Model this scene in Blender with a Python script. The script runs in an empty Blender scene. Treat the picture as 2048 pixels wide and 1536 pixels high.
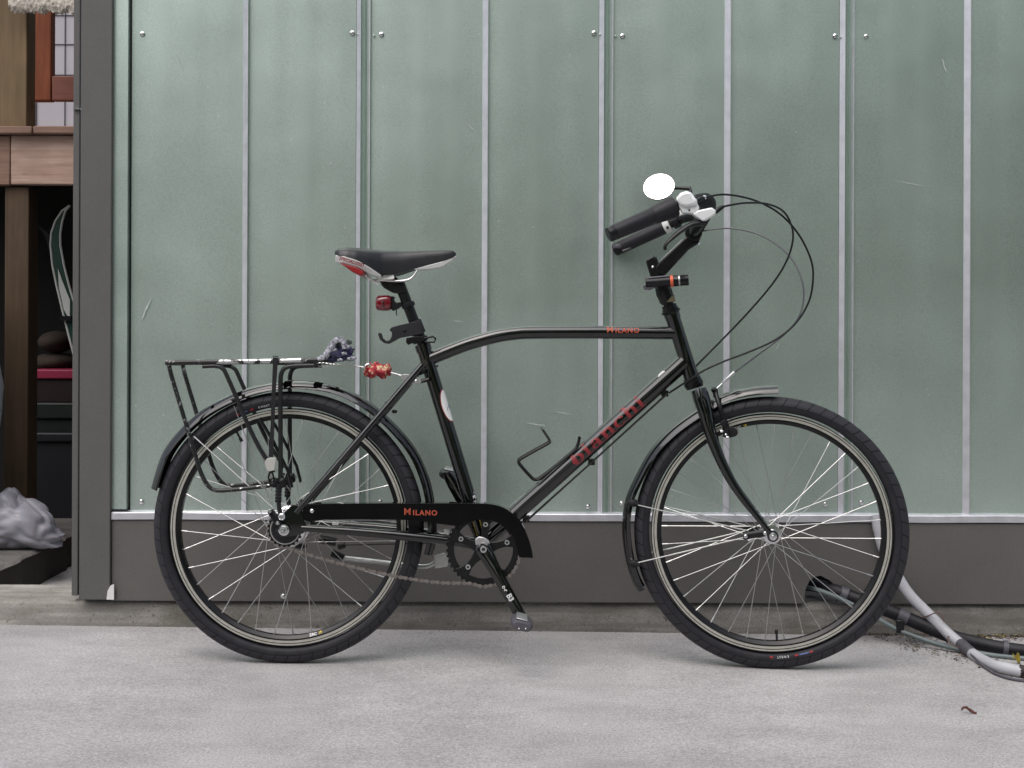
import bpy, bmesh, math, random
from mathutils import Vector, Matrix, noise
random.seed(7)
PI = math.pi
scn = bpy.context.scene
COL = scn.collection

# ------------------------------------------------------------------ camera, world, sun, exposure
S_PX, DIST, CAM_Z, HOR, ROLL = 0.0012, 3.2, 0.812, 650.0, 0.004
cd = bpy.data.cameras.new('camera')
cam = bpy.data.objects.new('camera', cd); COL.objects.link(cam)
cd.sensor_width = 36.0
cd.lens = 36.0 * (DIST / S_PX) / 2048.0
cd.shift_y = -(768 - HOR) / 2048.0
cd.clip_start = 0.05; cd.clip_end = 500
cam.matrix_world = Matrix.Translation((0, -DIST, CAM_Z)) @ Matrix.Rotation(PI / 2, 4, 'X') @ Matrix.Rotation(ROLL, 4, 'Z')
scn.camera = cam

SUN_EL, SUN_AZ = math.radians(58), math.radians(-28)      # azimuth measured from the camera side (-Y) towards the left
world = bpy.data.worlds.new('World'); scn.world = world
world.use_nodes = True
wn, wl = world.node_tree.nodes, world.node_tree.links
wn.clear()
sky = wn.new('ShaderNodeTexSky'); sky.sky_type = 'NISHITA'; sky.sun_disc = False
sky.sun_elevation = SUN_EL; sky.sun_rotation = math.radians(180) - SUN_AZ
sky.air_density = 1.0; sky.dust_density = 4.0; sky.ozone_density = 1.0
hs = wn.new('ShaderNodeHueSaturation'); hs.inputs['Saturation'].default_value = 0.55
bg = wn.new('ShaderNodeBackground'); bg.inputs['Strength'].default_value = 0.15
wo = wn.new('ShaderNodeOutputWorld')
wl.new(sky.outputs[0], hs.inputs['Color']); wl.new(hs.outputs[0], bg.inputs[0]); wl.new(bg.outputs[0], wo.inputs[0])

sd = bpy.data.lights.new('sun', 'SUN'); sd.energy = 1.5; sd.angle = math.radians(70); sd.color = (1.0, 0.965, 0.97)
sun = bpy.data.objects.new('sun', sd); COL.objects.link(sun)
sdir = Vector((math.sin(SUN_AZ) * math.cos(SUN_EL), -math.cos(SUN_AZ) * math.cos(SUN_EL), math.sin(SUN_EL)))
sun.rotation_euler = sdir.to_track_quat('Z', 'Y').to_euler()
sun.location = sdir * 8
vs = scn.view_settings
scn.display_settings.display_device = 'sRGB'
vs.view_transform = 'Standard'; vs.look = 'None'; vs.gamma = 1; vs.exposure = 0.16
vs.use_curve_mapping = False

# ------------------------------------------------------------------ measuring: where a point of known depth stands
def level(u, v):
    return (u + ROLL * (v - HOR) - 1024) * S_PX, (HOR - (v - ROLL * (u - 1024))) * S_PX
def W(u, v, Y):
    U, K = level(u, v); f = 1 + Y / DIST
    return Vector((U * f, Y, CAM_Z + K * f))
class Fr:
    """A rigid frame; p(u, v, y) gives the frame point at lateral offset y."""
    def __init__(s, M): s.M = M
    def p(s, u, v, y=0.0):
        U, K = level(u, v)
        O = s.M @ Vector((0, y, 0)); R = s.M.to_3x3(); ex = R.col[0]; ez = R.col[2]
        a, b = ex.x - U * ex.y / DIST, ez.x - U * ez.y / DIST
        c, d = ex.z - K * ex.y / DIST, ez.z - K * ez.y / DIST
        e = U * (1 + O.y / DIST) - O.x; f = CAM_Z + K * (1 + O.y / DIST) - O.z
        det = a * d - b * c
        return Vector(((e * d - b * f) / det, y, (a * f - e * c) / det))

# ------------------------------------------------------------------ materials
def ramp(nt, src, stops):
    r = nt.nodes.new('ShaderNodeValToRGB')
    el = r.color_ramp.elements
    while len(el) < len(stops): el.new(0.5)
    for e, (p, c) in zip(el, stops):
        e.position = p; e.color = (c[0], c[1], c[2], 1) if not isinstance(c, (int, float)) else (c, c, c, 1)
    nt.links.new(src, r.inputs[0]); return r.outputs[0]
def tex(nt, kind, scale, detail=4, rough=.55, vec=None, stretch=None, **kw):
    n = nt.nodes.new({'noise': 'ShaderNodeTexNoise', 'vor': 'ShaderNodeTexVoronoi'}[kind])
    n.inputs['Scale'].default_value = scale
    if kind == 'noise':
        n.inputs['Detail'].default_value = detail; n.inputs['Roughness'].default_value = rough
    if vec is None:
        tc = nt.nodes.new('ShaderNodeTexCoord'); vec = tc.outputs['Object']
    if stretch:
        mp = nt.nodes.new('ShaderNodeMapping'); mp.inputs['Scale'].default_value = stretch
        nt.links.new(vec, mp.inputs[0]); vec = mp.outputs[0]
    nt.links.new(vec, n.inputs['Vector'])
    return n.outputs['Fac'] if kind == 'noise' else n.outputs['Distance']
def mix(nt, fac, a, b, mode='MIX'):
    m = nt.nodes.new('ShaderNodeMix'); m.data_type = 'RGBA'; m.blend_type = mode
    for sock, val in ((m.inputs[0], fac), (m.inputs[6], a), (m.inputs[7], b)):
        if hasattr(val, 'links') or hasattr(val, 'is_linked'): nt.links.new(val, sock)
        elif isinstance(val, (int, float)): sock.default_value = val
        else: sock.default_value = (val[0], val[1], val[2], 1)
    return m.outputs[2]
def bump(nt, b, src, strength, dist=.01, prev=None):
    n = nt.nodes.new('ShaderNodeBump'); n.inputs['Strength'].default_value = strength; n.inputs['Distance'].default_value = dist
    nt.links.new(src, n.inputs['Height'])
    if prev is not None: nt.links.new(prev, n.inputs['Normal'])
    nt.links.new(n.outputs[0], b.inputs['Normal']); return n.outputs[0]
def base(name):
    m = bpy.data.materials.new(name); m.use_nodes = True
    return m, m.node_tree, m.node_tree.nodes['Principled BSDF']
def mat(name, col, rough=.5, metal=0, coat=0, var=0.0, vscale=30, bmp=0, bscale=80, spec=None, rvar=0):
    m, nt, b = base(name)
    b.inputs['Base Color'].default_value = (*col, 1); b.inputs['Roughness'].default_value = rough
    b.inputs['Metallic'].default_value = metal; b.inputs['Coat Weight'].default_value = coat
    b.inputs['Coat Roughness'].default_value = .04
    if spec is not None: b.inputs['Specular IOR Level'].default_value = spec
    if var:
        n = tex(nt, 'noise', vscale, 5)
        lo = [c * (1 - var) for c in col]; hi = [min(1, c * (1 + var)) for c in col]
        nt.links.new(ramp(nt, n, [(.3, lo), (.7, hi)]), b.inputs['Base Color'])
    if rvar:
        n = tex(nt, 'noise', vscale * .6, 4)
        nt.links.new(ramp(nt, n, [(.3, max(0, rough - rvar)), (.7, min(1, rough + rvar))]), b.inputs['Roughness'])
    if bmp:
        bump(nt, b, tex(nt, 'noise', bscale, 4), bmp, .002)
    return m

M = {}
M['paint'] = mat('gloss_black_paint', (.0025, .0025, .003), .045, coat=.7, rvar=.015, vscale=40, spec=.42)
M['paint'].node_tree.nodes['Principled BSDF'].inputs['Coat IOR'].default_value = 1.55
M['guard_black'] = mat('black_guard_enamel', (.004, .004, .0045), .25, var=.2, vscale=40, spec=.12)
M['black_metal'] = mat('satin_black_metal', (.006, .006, .007), .27, var=.3, vscale=60, spec=.35)
M['black_plastic'] = mat('black_plastic', (.008, .008, .010), .36, spec=.35, var=.2, vscale=80, bmp=.1, bscale=300)
M['grip'] = mat('grip_rubber', (.016, .015, .019), .5, spec=.35, var=.2, vscale=60, bmp=.15, bscale=400)
M['dark_rubber'] = mat('dark_rubber', (.012, .012, .014), .62, spec=.3, var=.25, vscale=50, bmp=.15, bscale=250)
M['saddle'] = mat('saddle_vinyl', (.016, .016, .019), .36, var=.2, vscale=40, bmp=.12, bscale=500)
M['silver'] = mat('polished_alloy', (.72, .72, .73), .22, 1, rvar=.06, vscale=60)
M['steel'] = mat('spoke_steel', (.52, .52, .51), .32, 1)
M['alloy'] = mat('dull_alloy', (.5, .5, .5), .42, .9, var=.15, vscale=50)
M['lever'] = mat('silver_painted_alloy', (.84, .85, .86), .3, .15, coat=.4)
M['rimtrack'] = mat('brake_track_alloy', (.5, .49, .44), .4, .55, var=.12, vscale=40)
M['white_plastic'] = mat('white_plastic', (.72, .72, .7), .38, var=.06, vscale=30)
M['red_plastic'] = mat('red_plastic', (.30, .012, .016), .3, coat=.3)
M['lens'] = mat('dark_red_lens', (.16, .004, .012), .12, coat=1.0)
M['red_print'] = mat('red_print', (.23, .015, .02), .4, coat=.3)
M['orange_print'] = mat('orange_print', (.40, .07, .035), .45)
M['white_print'] = mat('white_print', (.7, .7, .7), .5)
M['yellow_print'] = mat('yellow_print', (.6, .47, .03), .5)
M['blue_print'] = mat('blue_print', (.09, .13, .32), .5)
M['black_print'] = mat('black_print', (.01, .01, .01), .5)
M['orange_ring'] = mat('orange_ring', (.75, .13, .05), .45)
M['mirror'] = mat('mirror_glass', (.95, .95, .95), .02, 1)
M['chain'] = mat('oily_chain_steel', (.30, .27, .255), .36, .9, var=.3, vscale=200)
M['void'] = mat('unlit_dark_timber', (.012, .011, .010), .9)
M['conduit'] = mat('grey_pvc', (.43, .43, .46), .42, var=.08, vscale=14, bmp=.06, bscale=60)
M['tape'] = mat('duct_tape', (.075, .072, .085), .5, var=.15, vscale=60, bmp=.2, bscale=120)
M['foam'] = mat('black_pipe_foam', (.011, .010, .013), .5, spec=.35, var=.4, vscale=30, bmp=.5, bscale=40)
M['greytube'] = mat('grey_green_tube', (.13, .16, .16), .45, var=.2, vscale=20)
M['wire'] = mat('thin_brown_wire', (.11, .06, .05), .5)
M['bluecloth'] = mat('blue_cord', (.035, .033, .085), .75, var=.8, vscale=40, bmp=.6, bscale=200)
M['whitecord'] = mat('pale_cord', (.30, .30, .34), .75, var=.9, vscale=150, bmp=.6, bscale=260)
M['tan_tape'] = mat('tan_tape', (.2, .17, .1), .6)
M['pink'] = mat('pink_plastic', (.27, .014, .055), .5)
M['maroon'] = mat('maroon_plastic', (.012, .003, .004), .5)
M['greenlid'] = mat('dark_green_plastic', (.003, .009, .007), .5)
M['greybin'] = mat('dark_grey_plastic', (.009, .0095, .013), .5)
M['skigreen'] = mat('ski_dark_green', (.012, .05, .035), .35)
M['skiwhite'] = mat('ski_white', (.62, .63, .6), .35)
M['cushion'] = mat('brown_fabric', (.04, .028, .02), .9, var=.2, bmp=.3)
M['leaf_dry'] = mat('dry_leaf', (.14, .105, .075), .8, var=.6, vscale=60)
M['leaf_red'] = mat('red_brown_leaf', (.17, .07, .055), .8, var=.5, vscale=90)
M['leaf_yellow'] = mat('yellow_leaf', (.42, .33, .04), .7, var=.4, vscale=60)

def worn(name, col, worn_col, scale, lo, hi):
    m, nt, b = base(name)
    f = ramp(nt, tex(nt, 'noise', scale, 8, .7), [(lo, 0), (hi, 1)])
    nt.links.new(mix(nt, f, col, worn_col), b.inputs['Base Color'])
    nt.links.new(f, b.inputs['Metallic']); b.inputs['Roughness'].default_value = .33
    bump(nt, b, f, .15, .001)
    return m
M['rackworn'] = worn('chipped_black_rack', (.012, .012, .013), (.6, .6, .6), 9, .54, .565)
M['rackchip'] = worn('chipped_black_leg', (.012, .012, .013), (.5, .5, .5), 75, .58, .62)
M['rackleg'] = worn('scuffed_black_rack', (.012, .012, .013), (.5, .5, .5), 55, .64, .68)

def mk_galv(name='galvanised_sheet', tint=(1, 1, 1)):
    m, nt, b = base(name)
    big = tex(nt, 'noise', 1.6, 3, .5)
    mid = tex(nt, 'noise', 5, 4, .5)
    fine = tex(nt, 'noise', 380, 2, .6)
    c = ramp(nt, big, [(.25, [.60 * t for t in tint]), (.75, [.67 * t for t in tint])])
    c = mix(nt, .35, c, ramp(nt, mid, [(.3, [.57 * t for t in tint]), (.7, [.69 * t for t in tint])]), 'MIX')
    c = mix(nt, .5, c, ramp(nt, fine, [(.3, .72), (.5, 1.0), (.7, 1.22)]), 'MULTIPLY')
    # scratches and pale scuffs
    sc = tex(nt, 'noise', 14, 6, .8, stretch=(1.0, 1, 6))
    f = ramp(nt, sc, [(.71, 0), (.78, .35)])
    c = mix(nt, f, c, (.75, .77, .76))
    spk = ramp(nt, tex(nt, 'vor', 16), [(.03, .75), (.05, 0)])
    c = mix(nt, spk, c, (.78, .78, .76))
    nt.links.new(c, b.inputs['Base Color'])
    b.inputs['Metallic'].default_value = .86
    nt.links.new(ramp(nt, mix(nt, .5, big, mid), [(.35, .35), (.65, .42)]), b.inputs['Roughness'])
    n1 = bump(nt, b, tex(nt, 'noise', 3.0, 2, .4), .13, .03)
    bump(nt, b, fine, .06, .001, n1)
    return m
M['galv'] = mk_galv('galvanised_sheet', (.83, .98, .905))  # part of the green reflected from the trees is put into the tint
M['scuff'] = mat('dull_zinc_scuff', (.44, .485, .455), .6, 0, var=.2, vscale=60)
M['galv_rib'] = mat('sky_sheen_galvanised', (.62, .62, .66), .4, .6, var=.1, vscale=30, bmp=.05, bscale=200)  # same zinc as the sheets; sky sheen on rib faces put into a paler colour

def mk_board(name, col):
    m, nt, b = base(name)
    a = tex(nt, 'noise', 6, 5, .6)
    c = ramp(nt, a, [(.25, [k * .9 for k in col]), (.75, [k * 1.1 for k in col])])
    g = tex(nt, 'noise', 450, 2, .6)
    c = mix(nt, .16, c, ramp(nt, g, [(.3, .02), (.7, .2)]))
    spk = ramp(nt, tex(nt, 'vor', 26), [(.02, .5), (.035, 0)])
    c = mix(nt, spk, c, (.24, .23, .2))
    s = ramp(nt, tex(nt, 'noise', 7, 5, .75, stretch=(1, 1, 9)), [(.74, 0), (.8, .3)])
    c = mix(nt, s, c, (.3, .29, .28))
    nt.links.new(c, b.inputs['Base Color']); b.inputs['Roughness'].default_value = .55
    bump(nt, b, tex(nt, 'noise', 60, 5, .6), .08, .002)
    return m
M['board'] = mk_board('grey_painted_board', (.110, .103, .097))
M['board2'] = mk_board('grey_painted_trim', (.100, .098, .094))

def mk_concrete(name, col, stain, moss=None, scale=1.0, pits=True, dirt=.4, grain=.4):
    m, nt, b = base(name)
    a = tex(nt, 'noise', 2.2 * scale, 7, .62)
    a2 = tex(nt, 'noise', 9 * scale, 6, .6, stretch=(.45, 1, 1))
    c = ramp(nt, a, [(.28, [k * .78 for k in col]), (.5, col), (.74, [min(1, k * 1.16) for k in col])])
    c = mix(nt, ramp(nt, a2, [(.36, dirt), (.56, 0)]), c, stain)
    fine = tex(nt, 'noise', 190, 4, .8)
    c = mix(nt, grain, c, ramp(nt, fine, [(.32, .3), (.5, 1.0), (.68, 1.75)]), 'MULTIPLY')
    sp = ramp(nt, tex(nt, 'noise', 70, 3, .8), [(.66, 0), (.70, .8)])
    c = mix(nt, sp, c, [min(1, k * 1.6) for k in col])
    dk = ramp(nt, tex(nt, 'noise', 55, 3, .7), [(.31, .9), (.37, 0)])
    if pits:
        c = mix(nt, dk, c, [k * .25 for k in col])
        bd = ramp(nt, tex(nt, 'noise', 24, 4, .6, stretch=(.07, 1, 1.6)), [(.40, .7), (.56, 0)])
        c = mix(nt, bd, c, [k * .5 for k in col])
    dsp = ramp(nt, tex(nt, 'noise', 95, 2, .6), [(.26, .6), (.31, 0)])
    c = mix(nt, dsp, c, [k * .45 for k in col])
    blot = ramp(nt, tex(nt, 'noise', 3.4, 6, .7, stretch=(.6, 1.6, 1)), [(.58, 0), (.72, .28)])
    c = mix(nt, blot, c, [k * .6 for k in col])
    if moss:
        mm = ramp(nt, tex(nt, 'noise', 5, 6, .7, stretch=(.6, 1, 1.6)), [(.48, 0), (.66, .6)])
        c = mix(nt, mm, c, moss)
    if moss:      # paler towards the left, past the end of the board
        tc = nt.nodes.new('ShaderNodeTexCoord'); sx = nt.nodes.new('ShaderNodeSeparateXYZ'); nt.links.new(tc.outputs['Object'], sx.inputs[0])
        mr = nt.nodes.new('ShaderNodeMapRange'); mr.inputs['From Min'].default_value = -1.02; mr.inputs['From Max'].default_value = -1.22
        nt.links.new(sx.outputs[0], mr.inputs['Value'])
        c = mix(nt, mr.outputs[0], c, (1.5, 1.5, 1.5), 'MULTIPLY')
    nt.links.new(c, b.inputs['Base Color']); b.inputs['Roughness'].default_value = .9
    n1 = bump(nt, b, a2, .25, .012)
    bump(nt, b, fine, .6, .004, n1)
    return m
M['ground'] = mk_concrete('driveway_concrete', (.405, .39, .392), (.25, .235, .235), pits=False, dirt=.32, grain=.55)
M['kerb'] = mk_concrete('weathered_kerb_concrete', (.30, .285, .265), (.11, .10, .088), moss=(.10, .098, .07), scale=1.5, dirt=.55)
M['step'] = mk_concrete('step_concrete', (.24, .225, .21), (.1, .09, .08), scale=2)

def mk_wood(name, c1, c2, knot, vertical=True, freq=26, gscale=1.0):
    m, nt, b = base(name)
    st = (freq, freq, 1.6) if vertical else (1.6, freq, freq)
    g = tex(nt, 'noise', 3.0 * gscale, 6, .65, stretch=st)
    c = ramp(nt, g, [(.3, c1), (.68, c2)])
    w = tex(nt, 'noise', 6, 3, .5)
    c = mix(nt, ramp(nt, w, [(.35, .35), (.65, 0)]), c, [k * .55 for k in c1])
    kn = ramp(nt, tex(nt, 'vor', 5.0, stretch=(1.6, 1.6, .8) if vertical else (.8, 1.6, 1.6)), [(.05, .8), (.11, 0)])
    c = mix(nt, kn, c, knot)
    nt.links.new(c, b.inputs['Base Color']); b.inputs['Roughness'].default_value = .75
    bump(nt, b, g, .25, .003)
    return m
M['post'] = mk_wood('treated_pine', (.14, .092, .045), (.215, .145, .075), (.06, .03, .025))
M['post_low'] = mk_wood('shaded_pine', (.06, .036, .018), (.10, .062, .032), (.03, .015, .01))  # darker copy of the pine; shade of the recess put into its colour
M['timber'] = mk_wood('step_side_shade', (.018, .014, .011), (.035, .028, .022), (.01, .01, .01))  # grained near-black for the step's side; deep shade put into the colour
M['beam'] = mk_wood('pine_beam', (.34, .21, .16), (.55, .40, .33), (.1, .05, .04), vertical=False)
M['deckend'] = mk_wood('weathered_deck_edge', (.2, .11, .08), (.3, .19, .14), (.1, .05, .04), vertical=False)
M['cedar'] = mk_wood('red_brown_cedar', (.17, .04, .013), (.30, .08, .026), (.05, .015, .01))
M['cedar2'] = mk_wood('pinkish_cedar', (.21, .075, .055), (.3, .12, .09), (.1, .04, .03), vertical=False)
M['siding'] = mat('lavender_grey_siding', (.40, .385, .42), .6, var=.05, vscale=5)
M['groove'] = mat('dark_groove', (.06, .058, .07), .7)
M['rug'] = mat('cream_shag', (.62, .57, .5), .95, var=.2, vscale=90, bmp=.8, bscale=140)
def mk_plastic_bag():
    m, nt, b = base('thin_white_plastic')
    c = ramp(nt, tex(nt, 'noise', 9, 4), [(.3, (.28, .28, .325)), (.7, (.38, .38, .43))])
    nt.links.new(c, b.inputs['Base Color']); b.inputs['Roughness'].default_value = .38
    b.inputs['Subsurface Weight'].default_value = .1
    return m
M['bag'] = mk_plastic_bag()
def mk_red_cloth():
    m, nt, b = base('red_patterned_cloth')
    v = tex(nt, 'noise', 75, 3, .6)
    c = ramp(nt, v, [(.28, (.05, .01, .01)), (.40, (.34, .02, .035)), (.52, (.44, .03, .05)), (.57, (.6, .42, .22)), (.63, (.62, .5, .36)), (.68, (.36, .03, .05)), (.78, (.09, .07, .02))])
    nt.links.new(c, b.inputs['Base Color']); b.inputs['Roughness'].default_value = .7
    bump(nt, b, v, .5, .003); return m
M['redcloth'] = mk_red_cloth()
def mk_foliage():
    m, nt, b = base('foliage')
    n = tex(nt, 'noise', .9, 4)
    nt.links.new(ramp(nt, n, [(.3, (.085, .145, .06)), (.7, (.16, .23, .10))]), b.inputs['Base Color'])
    b.inputs['Roughness'].default_value = .65
    tr = nt.nodes.new('ShaderNodeBsdfTranslucent'); tr.inputs[0].default_value = (.24, .36, .12, 1)
    mx = nt.nodes.new('ShaderNodeMixShader'); mx.inputs[0].default_value = .5
    out = [k for k in nt.nodes if k.type == 'OUTPUT_MATERIAL'][0]
    nt.links.new(b.outputs[0], mx.inputs[1]); nt.links.new(tr.outputs[0], mx.inputs[2]); nt.links.new(mx.outputs[0], out.inputs[0])
    return m
M['foliage'] = mk_foliage()
def mk_tyre():
    m, nt, b = base('tyre_rubber')
    b.inputs['Specular IOR Level'].default_value = .3
    tc = nt.nodes.new('ShaderNodeTexCoord'); sx = nt.nodes.new('ShaderNodeSeparateXYZ'); nt.links.new(tc.outputs['Object'], sx.inputs[0])
    def math_(op, a, c=None):
        n = nt.nodes.new('ShaderNodeMath'); n.operation = op
        for i, k in enumerate((a, c)):
            if k is None: continue
            if isinstance(k, (int, float)): n.inputs[i].default_value = k
            else: nt.links.new(k, n.inputs[i])
        return n.outputs[0]
    ang = math_('ARCTAN2', sx.outputs[2], sx.outputs[0])
    rad = math_('SQRT', math_('ADD', math_('MULTIPLY', sx.outputs[0], sx.outputs[0]), math_('MULTIPLY', sx.outputs[2], sx.outputs[2])))
    # tread cuts: slanted across the shoulder
    ph = math_('ADD', math_('MULTIPLY', ang, 64.0), math_('MULTIPLY', rad, 120.0))
    fr = math_('FRACT', math_('MULTIPLY', ph, 1 / (2 * PI) * 1.0))
    cut = math_('LESS_THAN', fr, .12)
    sh = math_('GREATER_THAN', rad, .3045)
    cut = math_('MULTIPLY', cut, sh)
    ring = math_('MULTIPLY', math_('LESS_THAN', math_('ABSOLUTE', math_('SUBTRACT', rad, .3045)), .0009), 1.0)
    tot = math_('MAXIMUM', cut, ring)
    n = tex(nt, 'noise', 40, 5, .6)
    c = ramp(nt, n, [(.3, (.012, .0115, .015)), (.7, (.022, .021, .026))])
    c = mix(nt, math_('MULTIPLY', sh, .8), c, (.030, .029, .035))
    c = mix(nt, tot, c, (.005, .005, .006))
    nt.links.new(c, b.inputs['Base Color']); b.inputs['Roughness'].default_value = .55
    inv = math_('SUBTRACT', 1.0, tot)
    n1 = bump(nt, b, inv, .6, .002)
    bump(nt, b, tex(nt, 'noise', 500, 2), .1, .001, n1)
    return m
M['tyre'] = mk_tyre()

# ------------------------------------------------------------------ mesh building
class MB:
    def __init__(s): s.v = []; s.f = []; s.mi = []; s.cur = 0
    def add(s, vs, fs):
        o = len(s.v); s.v += [Vector(p) for p in vs]; s.f += [[i + o for i in f] for f in fs]; s.mi += [s.cur] * len(fs)
        return s
    def mesh(s, name, mats, sharp=38, smooth=True):
        me = bpy.data.meshes.new(name)
        me.from_pydata([tuple(p) for p in s.v], [], s.f)
        for m in (mats if isinstance(mats, (list, tuple)) else [mats]): me.materials.append(m)
        if len(me.materials) > 1: me.polygons.foreach_set('material_index', s.mi)
        bm = bmesh.new(); bm.from_mesh(me)
        bmesh.ops.recalc_face_normals(bm, faces=bm.faces); bm.to_mesh(me); bm.free()
        if smooth:
            me.polygons.foreach_set('use_smooth', [True] * len(me.polygons))
            me.set_sharp_from_angle(angle=math.radians(sharp))
        me.update(); return me
    # -- shapes
    def box(s, lo, hi):
        x0, y0, z0 = lo; x1, y1, z1 = hi
        return s.add([(x0, y0, z0), (x1, y0, z0), (x1, y1, z0), (x0, y1, z0), (x0, y0, z1), (x1, y0, z1), (x1, y1, z1), (x0, y1, z1)],
                     [(0, 3, 2, 1), (4, 5, 6, 7), (0, 1, 5, 4), (1, 2, 6, 5), (2, 3, 7, 6), (3, 0, 4, 7)])
    def prism(s, pts, y0, y1, taper=1.0):
        """polygon of (x, z) pushed from y0 to y1"""
        n = len(pts); cx = sum(p[0] for p in pts) / n; cz = sum(p[1] for p in pts) / n
        a = [(p[0], y0, p[1]) for p in pts]; b = [(cx + (p[0] - cx) * taper, y1, cz + (p[1] - cz) * taper) for p in pts]
        return s.add(a + b, [list(range(n)), list(range(2 * n - 1, n - 1, -1))] + [(i, (i + 1) % n, n + (i + 1) % n, n + i) for i in range(n)])
    def tube(s, pts, r, n=10, cap=True, sub=0, flat=None, twist=0.0):
        pts = [Vector(p) for p in pts]
        rs = [r] * len(pts) if isinstance(r, (int, float)) else list(r)
        if sub: pts, rs = smooth_path(pts, rs, sub)
        m = len(pts); T = []
        for i in range(m):
            t = pts[min(i + 1, m - 1)] - pts[max(i - 1, 0)]
            T.append(t.normalized())
        up = Vector((0, -1, 0)) if abs(T[0].y) < .9 else Vector((0, 0, 1))
        N = (up - T[0] * up.dot(T[0])).normalized()
        vs = []
        for i in range(m):
            N = (N - T[i] * N.dot(T[i])).normalized(); B = T[i].cross(N)
            for k in range(n):
                a = 2 * PI * k / n + twist
                ca, sa = math.cos(a), math.sin(a)
                if flat: ca *= flat
                vs.append(pts[i] + (N * ca + B * sa) * rs[i])
        fs = [(i * n + k, i * n + (k + 1) % n, (i + 1) * n + (k + 1) % n, (i + 1) * n + k) for i in range(m - 1) for k in range(n)]
        if cap: fs += [list(range(n - 1, -1, -1)), list(range((m - 1) * n, m * n))]
        return s.add(vs, fs)
    def lathe(s, prof, c=(0, 0, 0), n=32, closed=False, axis='Y'):
        """profile of (radius, along) turned about the axis through c"""
        c = Vector(c); m = len(prof); vs = []
        for k in range(n):
            a = 2 * PI * k / n
            for r, h in prof:
                p = Vector((r * math.cos(a), h, r * math.sin(a))) if axis == 'Y' else (Vector((h, r * math.cos(a), r * math.sin(a))) if axis == 'X' else Vector((r * math.cos(a), r * math.sin(a), h)))
                vs.append(c + p)
        fs = []
        for k in range(n):
            k2 = (k + 1) % n
            for j in range(m if closed else m - 1):
                j2 = (j + 1) % m
                fs.append((k * m + j, k2 * m + j, k2 * m + j2, k * m + j2))
        if not closed:
            if prof[0][0] > 1e-6: fs.append([k * m for k in range(n)])
            if prof[-1][0] > 1e-6: fs.append([k * m + m - 1 for k in range(n)][::-1])
        return s.add(vs, fs)
    def cyl(s, a, b, r, n=16, r2=None):
        return s.tube([a, b], [r, r if r2 is None else r2], n)
    def loft(s, rings, cap=True):
        n = len(rings[0]); m = len(rings); vs = [p for q in rings for p in q]
        fs = [(i * n + k, i * n + (k + 1) % n, (i + 1) * n + (k + 1) % n, (i + 1) * n + k) for i in range(m - 1) for k in range(n)]
        if cap: fs += [list(range(n - 1, -1, -1)), list(range((m - 1) * n, m * n))]
        return s.add(vs, fs)
    def ball(s, c, r, n=10, squash=(1, 1, 1)):
        c = Vector(c); prof = []
        vs = []; fs = []
        for i in range(n // 2 + 1):
            th = PI * i / (n // 2)
            for k in range(n):
                a = 2 * PI * k / n
                vs.append(c + Vector((math.sin(th) * math.cos(a) * squash[0], math.sin(th) * math.sin(a) * squash[1], math.cos(th) * squash[2])) * r)
        for i in range(n // 2):
            for k in range(n):
                fs.append((i * n + k, i * n + (k + 1) % n, (i + 1) * n + (k + 1) % n, (i + 1) * n + k))
        return s.add(vs, fs)
def smooth_path(P, R, sub):
    out, ro = [], []
    m = len(P)
    for i in range(m - 1):
        p0, p1, p2, p3 = P[max(i - 1, 0)], P[i], P[i + 1], P[min(i + 2, m - 1)]
        for k in range(sub):
            t = k / sub
            out.append(.5 * ((2 * p1) + (p2 - p0) * t + (2 * p0 - 5 * p1 + 4 * p2 - p3) * t * t + (3 * p1 - p0 - 3 * p2 + p3) * t ** 3))
            ro.append(R[i] + (R[i + 1] - R[i]) * t)
    out.append(P[-1].copy()); ro.append(R[-1])
    return out, ro

def put(name, me, parent=None, mw=None, label=None, bev=0, kind=None):
    o = bpy.data.objects.new(name, me); COL.objects.link(o)
    if parent is not None: o.parent = parent
    if mw is not None: o.matrix_local = mw
    if label: o['label'] = label
    if kind: o['kind'] = kind
    if bev:
        b = o.modifiers.new('bevel', 'BEVEL'); b.width = bev; b.segments = 2; b.limit_method = 'ANGLE'; b.angle_limit = math.radians(40)
        b.harden_normals = False
    return o
def thing(name, label, cat, loc=None, mw=None, group=None):
    o = bpy.data.objects.new(name, None); COL.objects.link(o); o.empty_display_size = .1
    if mw is not None: o.matrix_world = mw
    elif loc is not None: o.location = loc
    o['label'] = label; o['category'] = cat
    if group: o['group'] = group
    return o
def tag(o, label, cat, group=None):
    o['label'] = label; o['category'] = cat
    if group: o['group'] = group
    return o
def blob(c, r, squash=(1, 1, 1), amp=.3, freq=2.0, n=24, seed=0, mb=None):
    mb = mb or MB(); q = MB(); q.ball((0, 0, 0), 1.0, n)
    vs = []
    for p in q.v:
        d = p.normalized() if p.length else p
        k = 1 + amp * noise.fractal(d * freq + Vector((seed * 7.1, seed * 3.3, seed)), .8, 2.0, 4)
        vs.append(Vector(c) + Vector((d.x * squash[0], d.y * squash[1], d.z * squash[2])) * r * k)
    mb.add(vs, q.f); return mb

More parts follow.
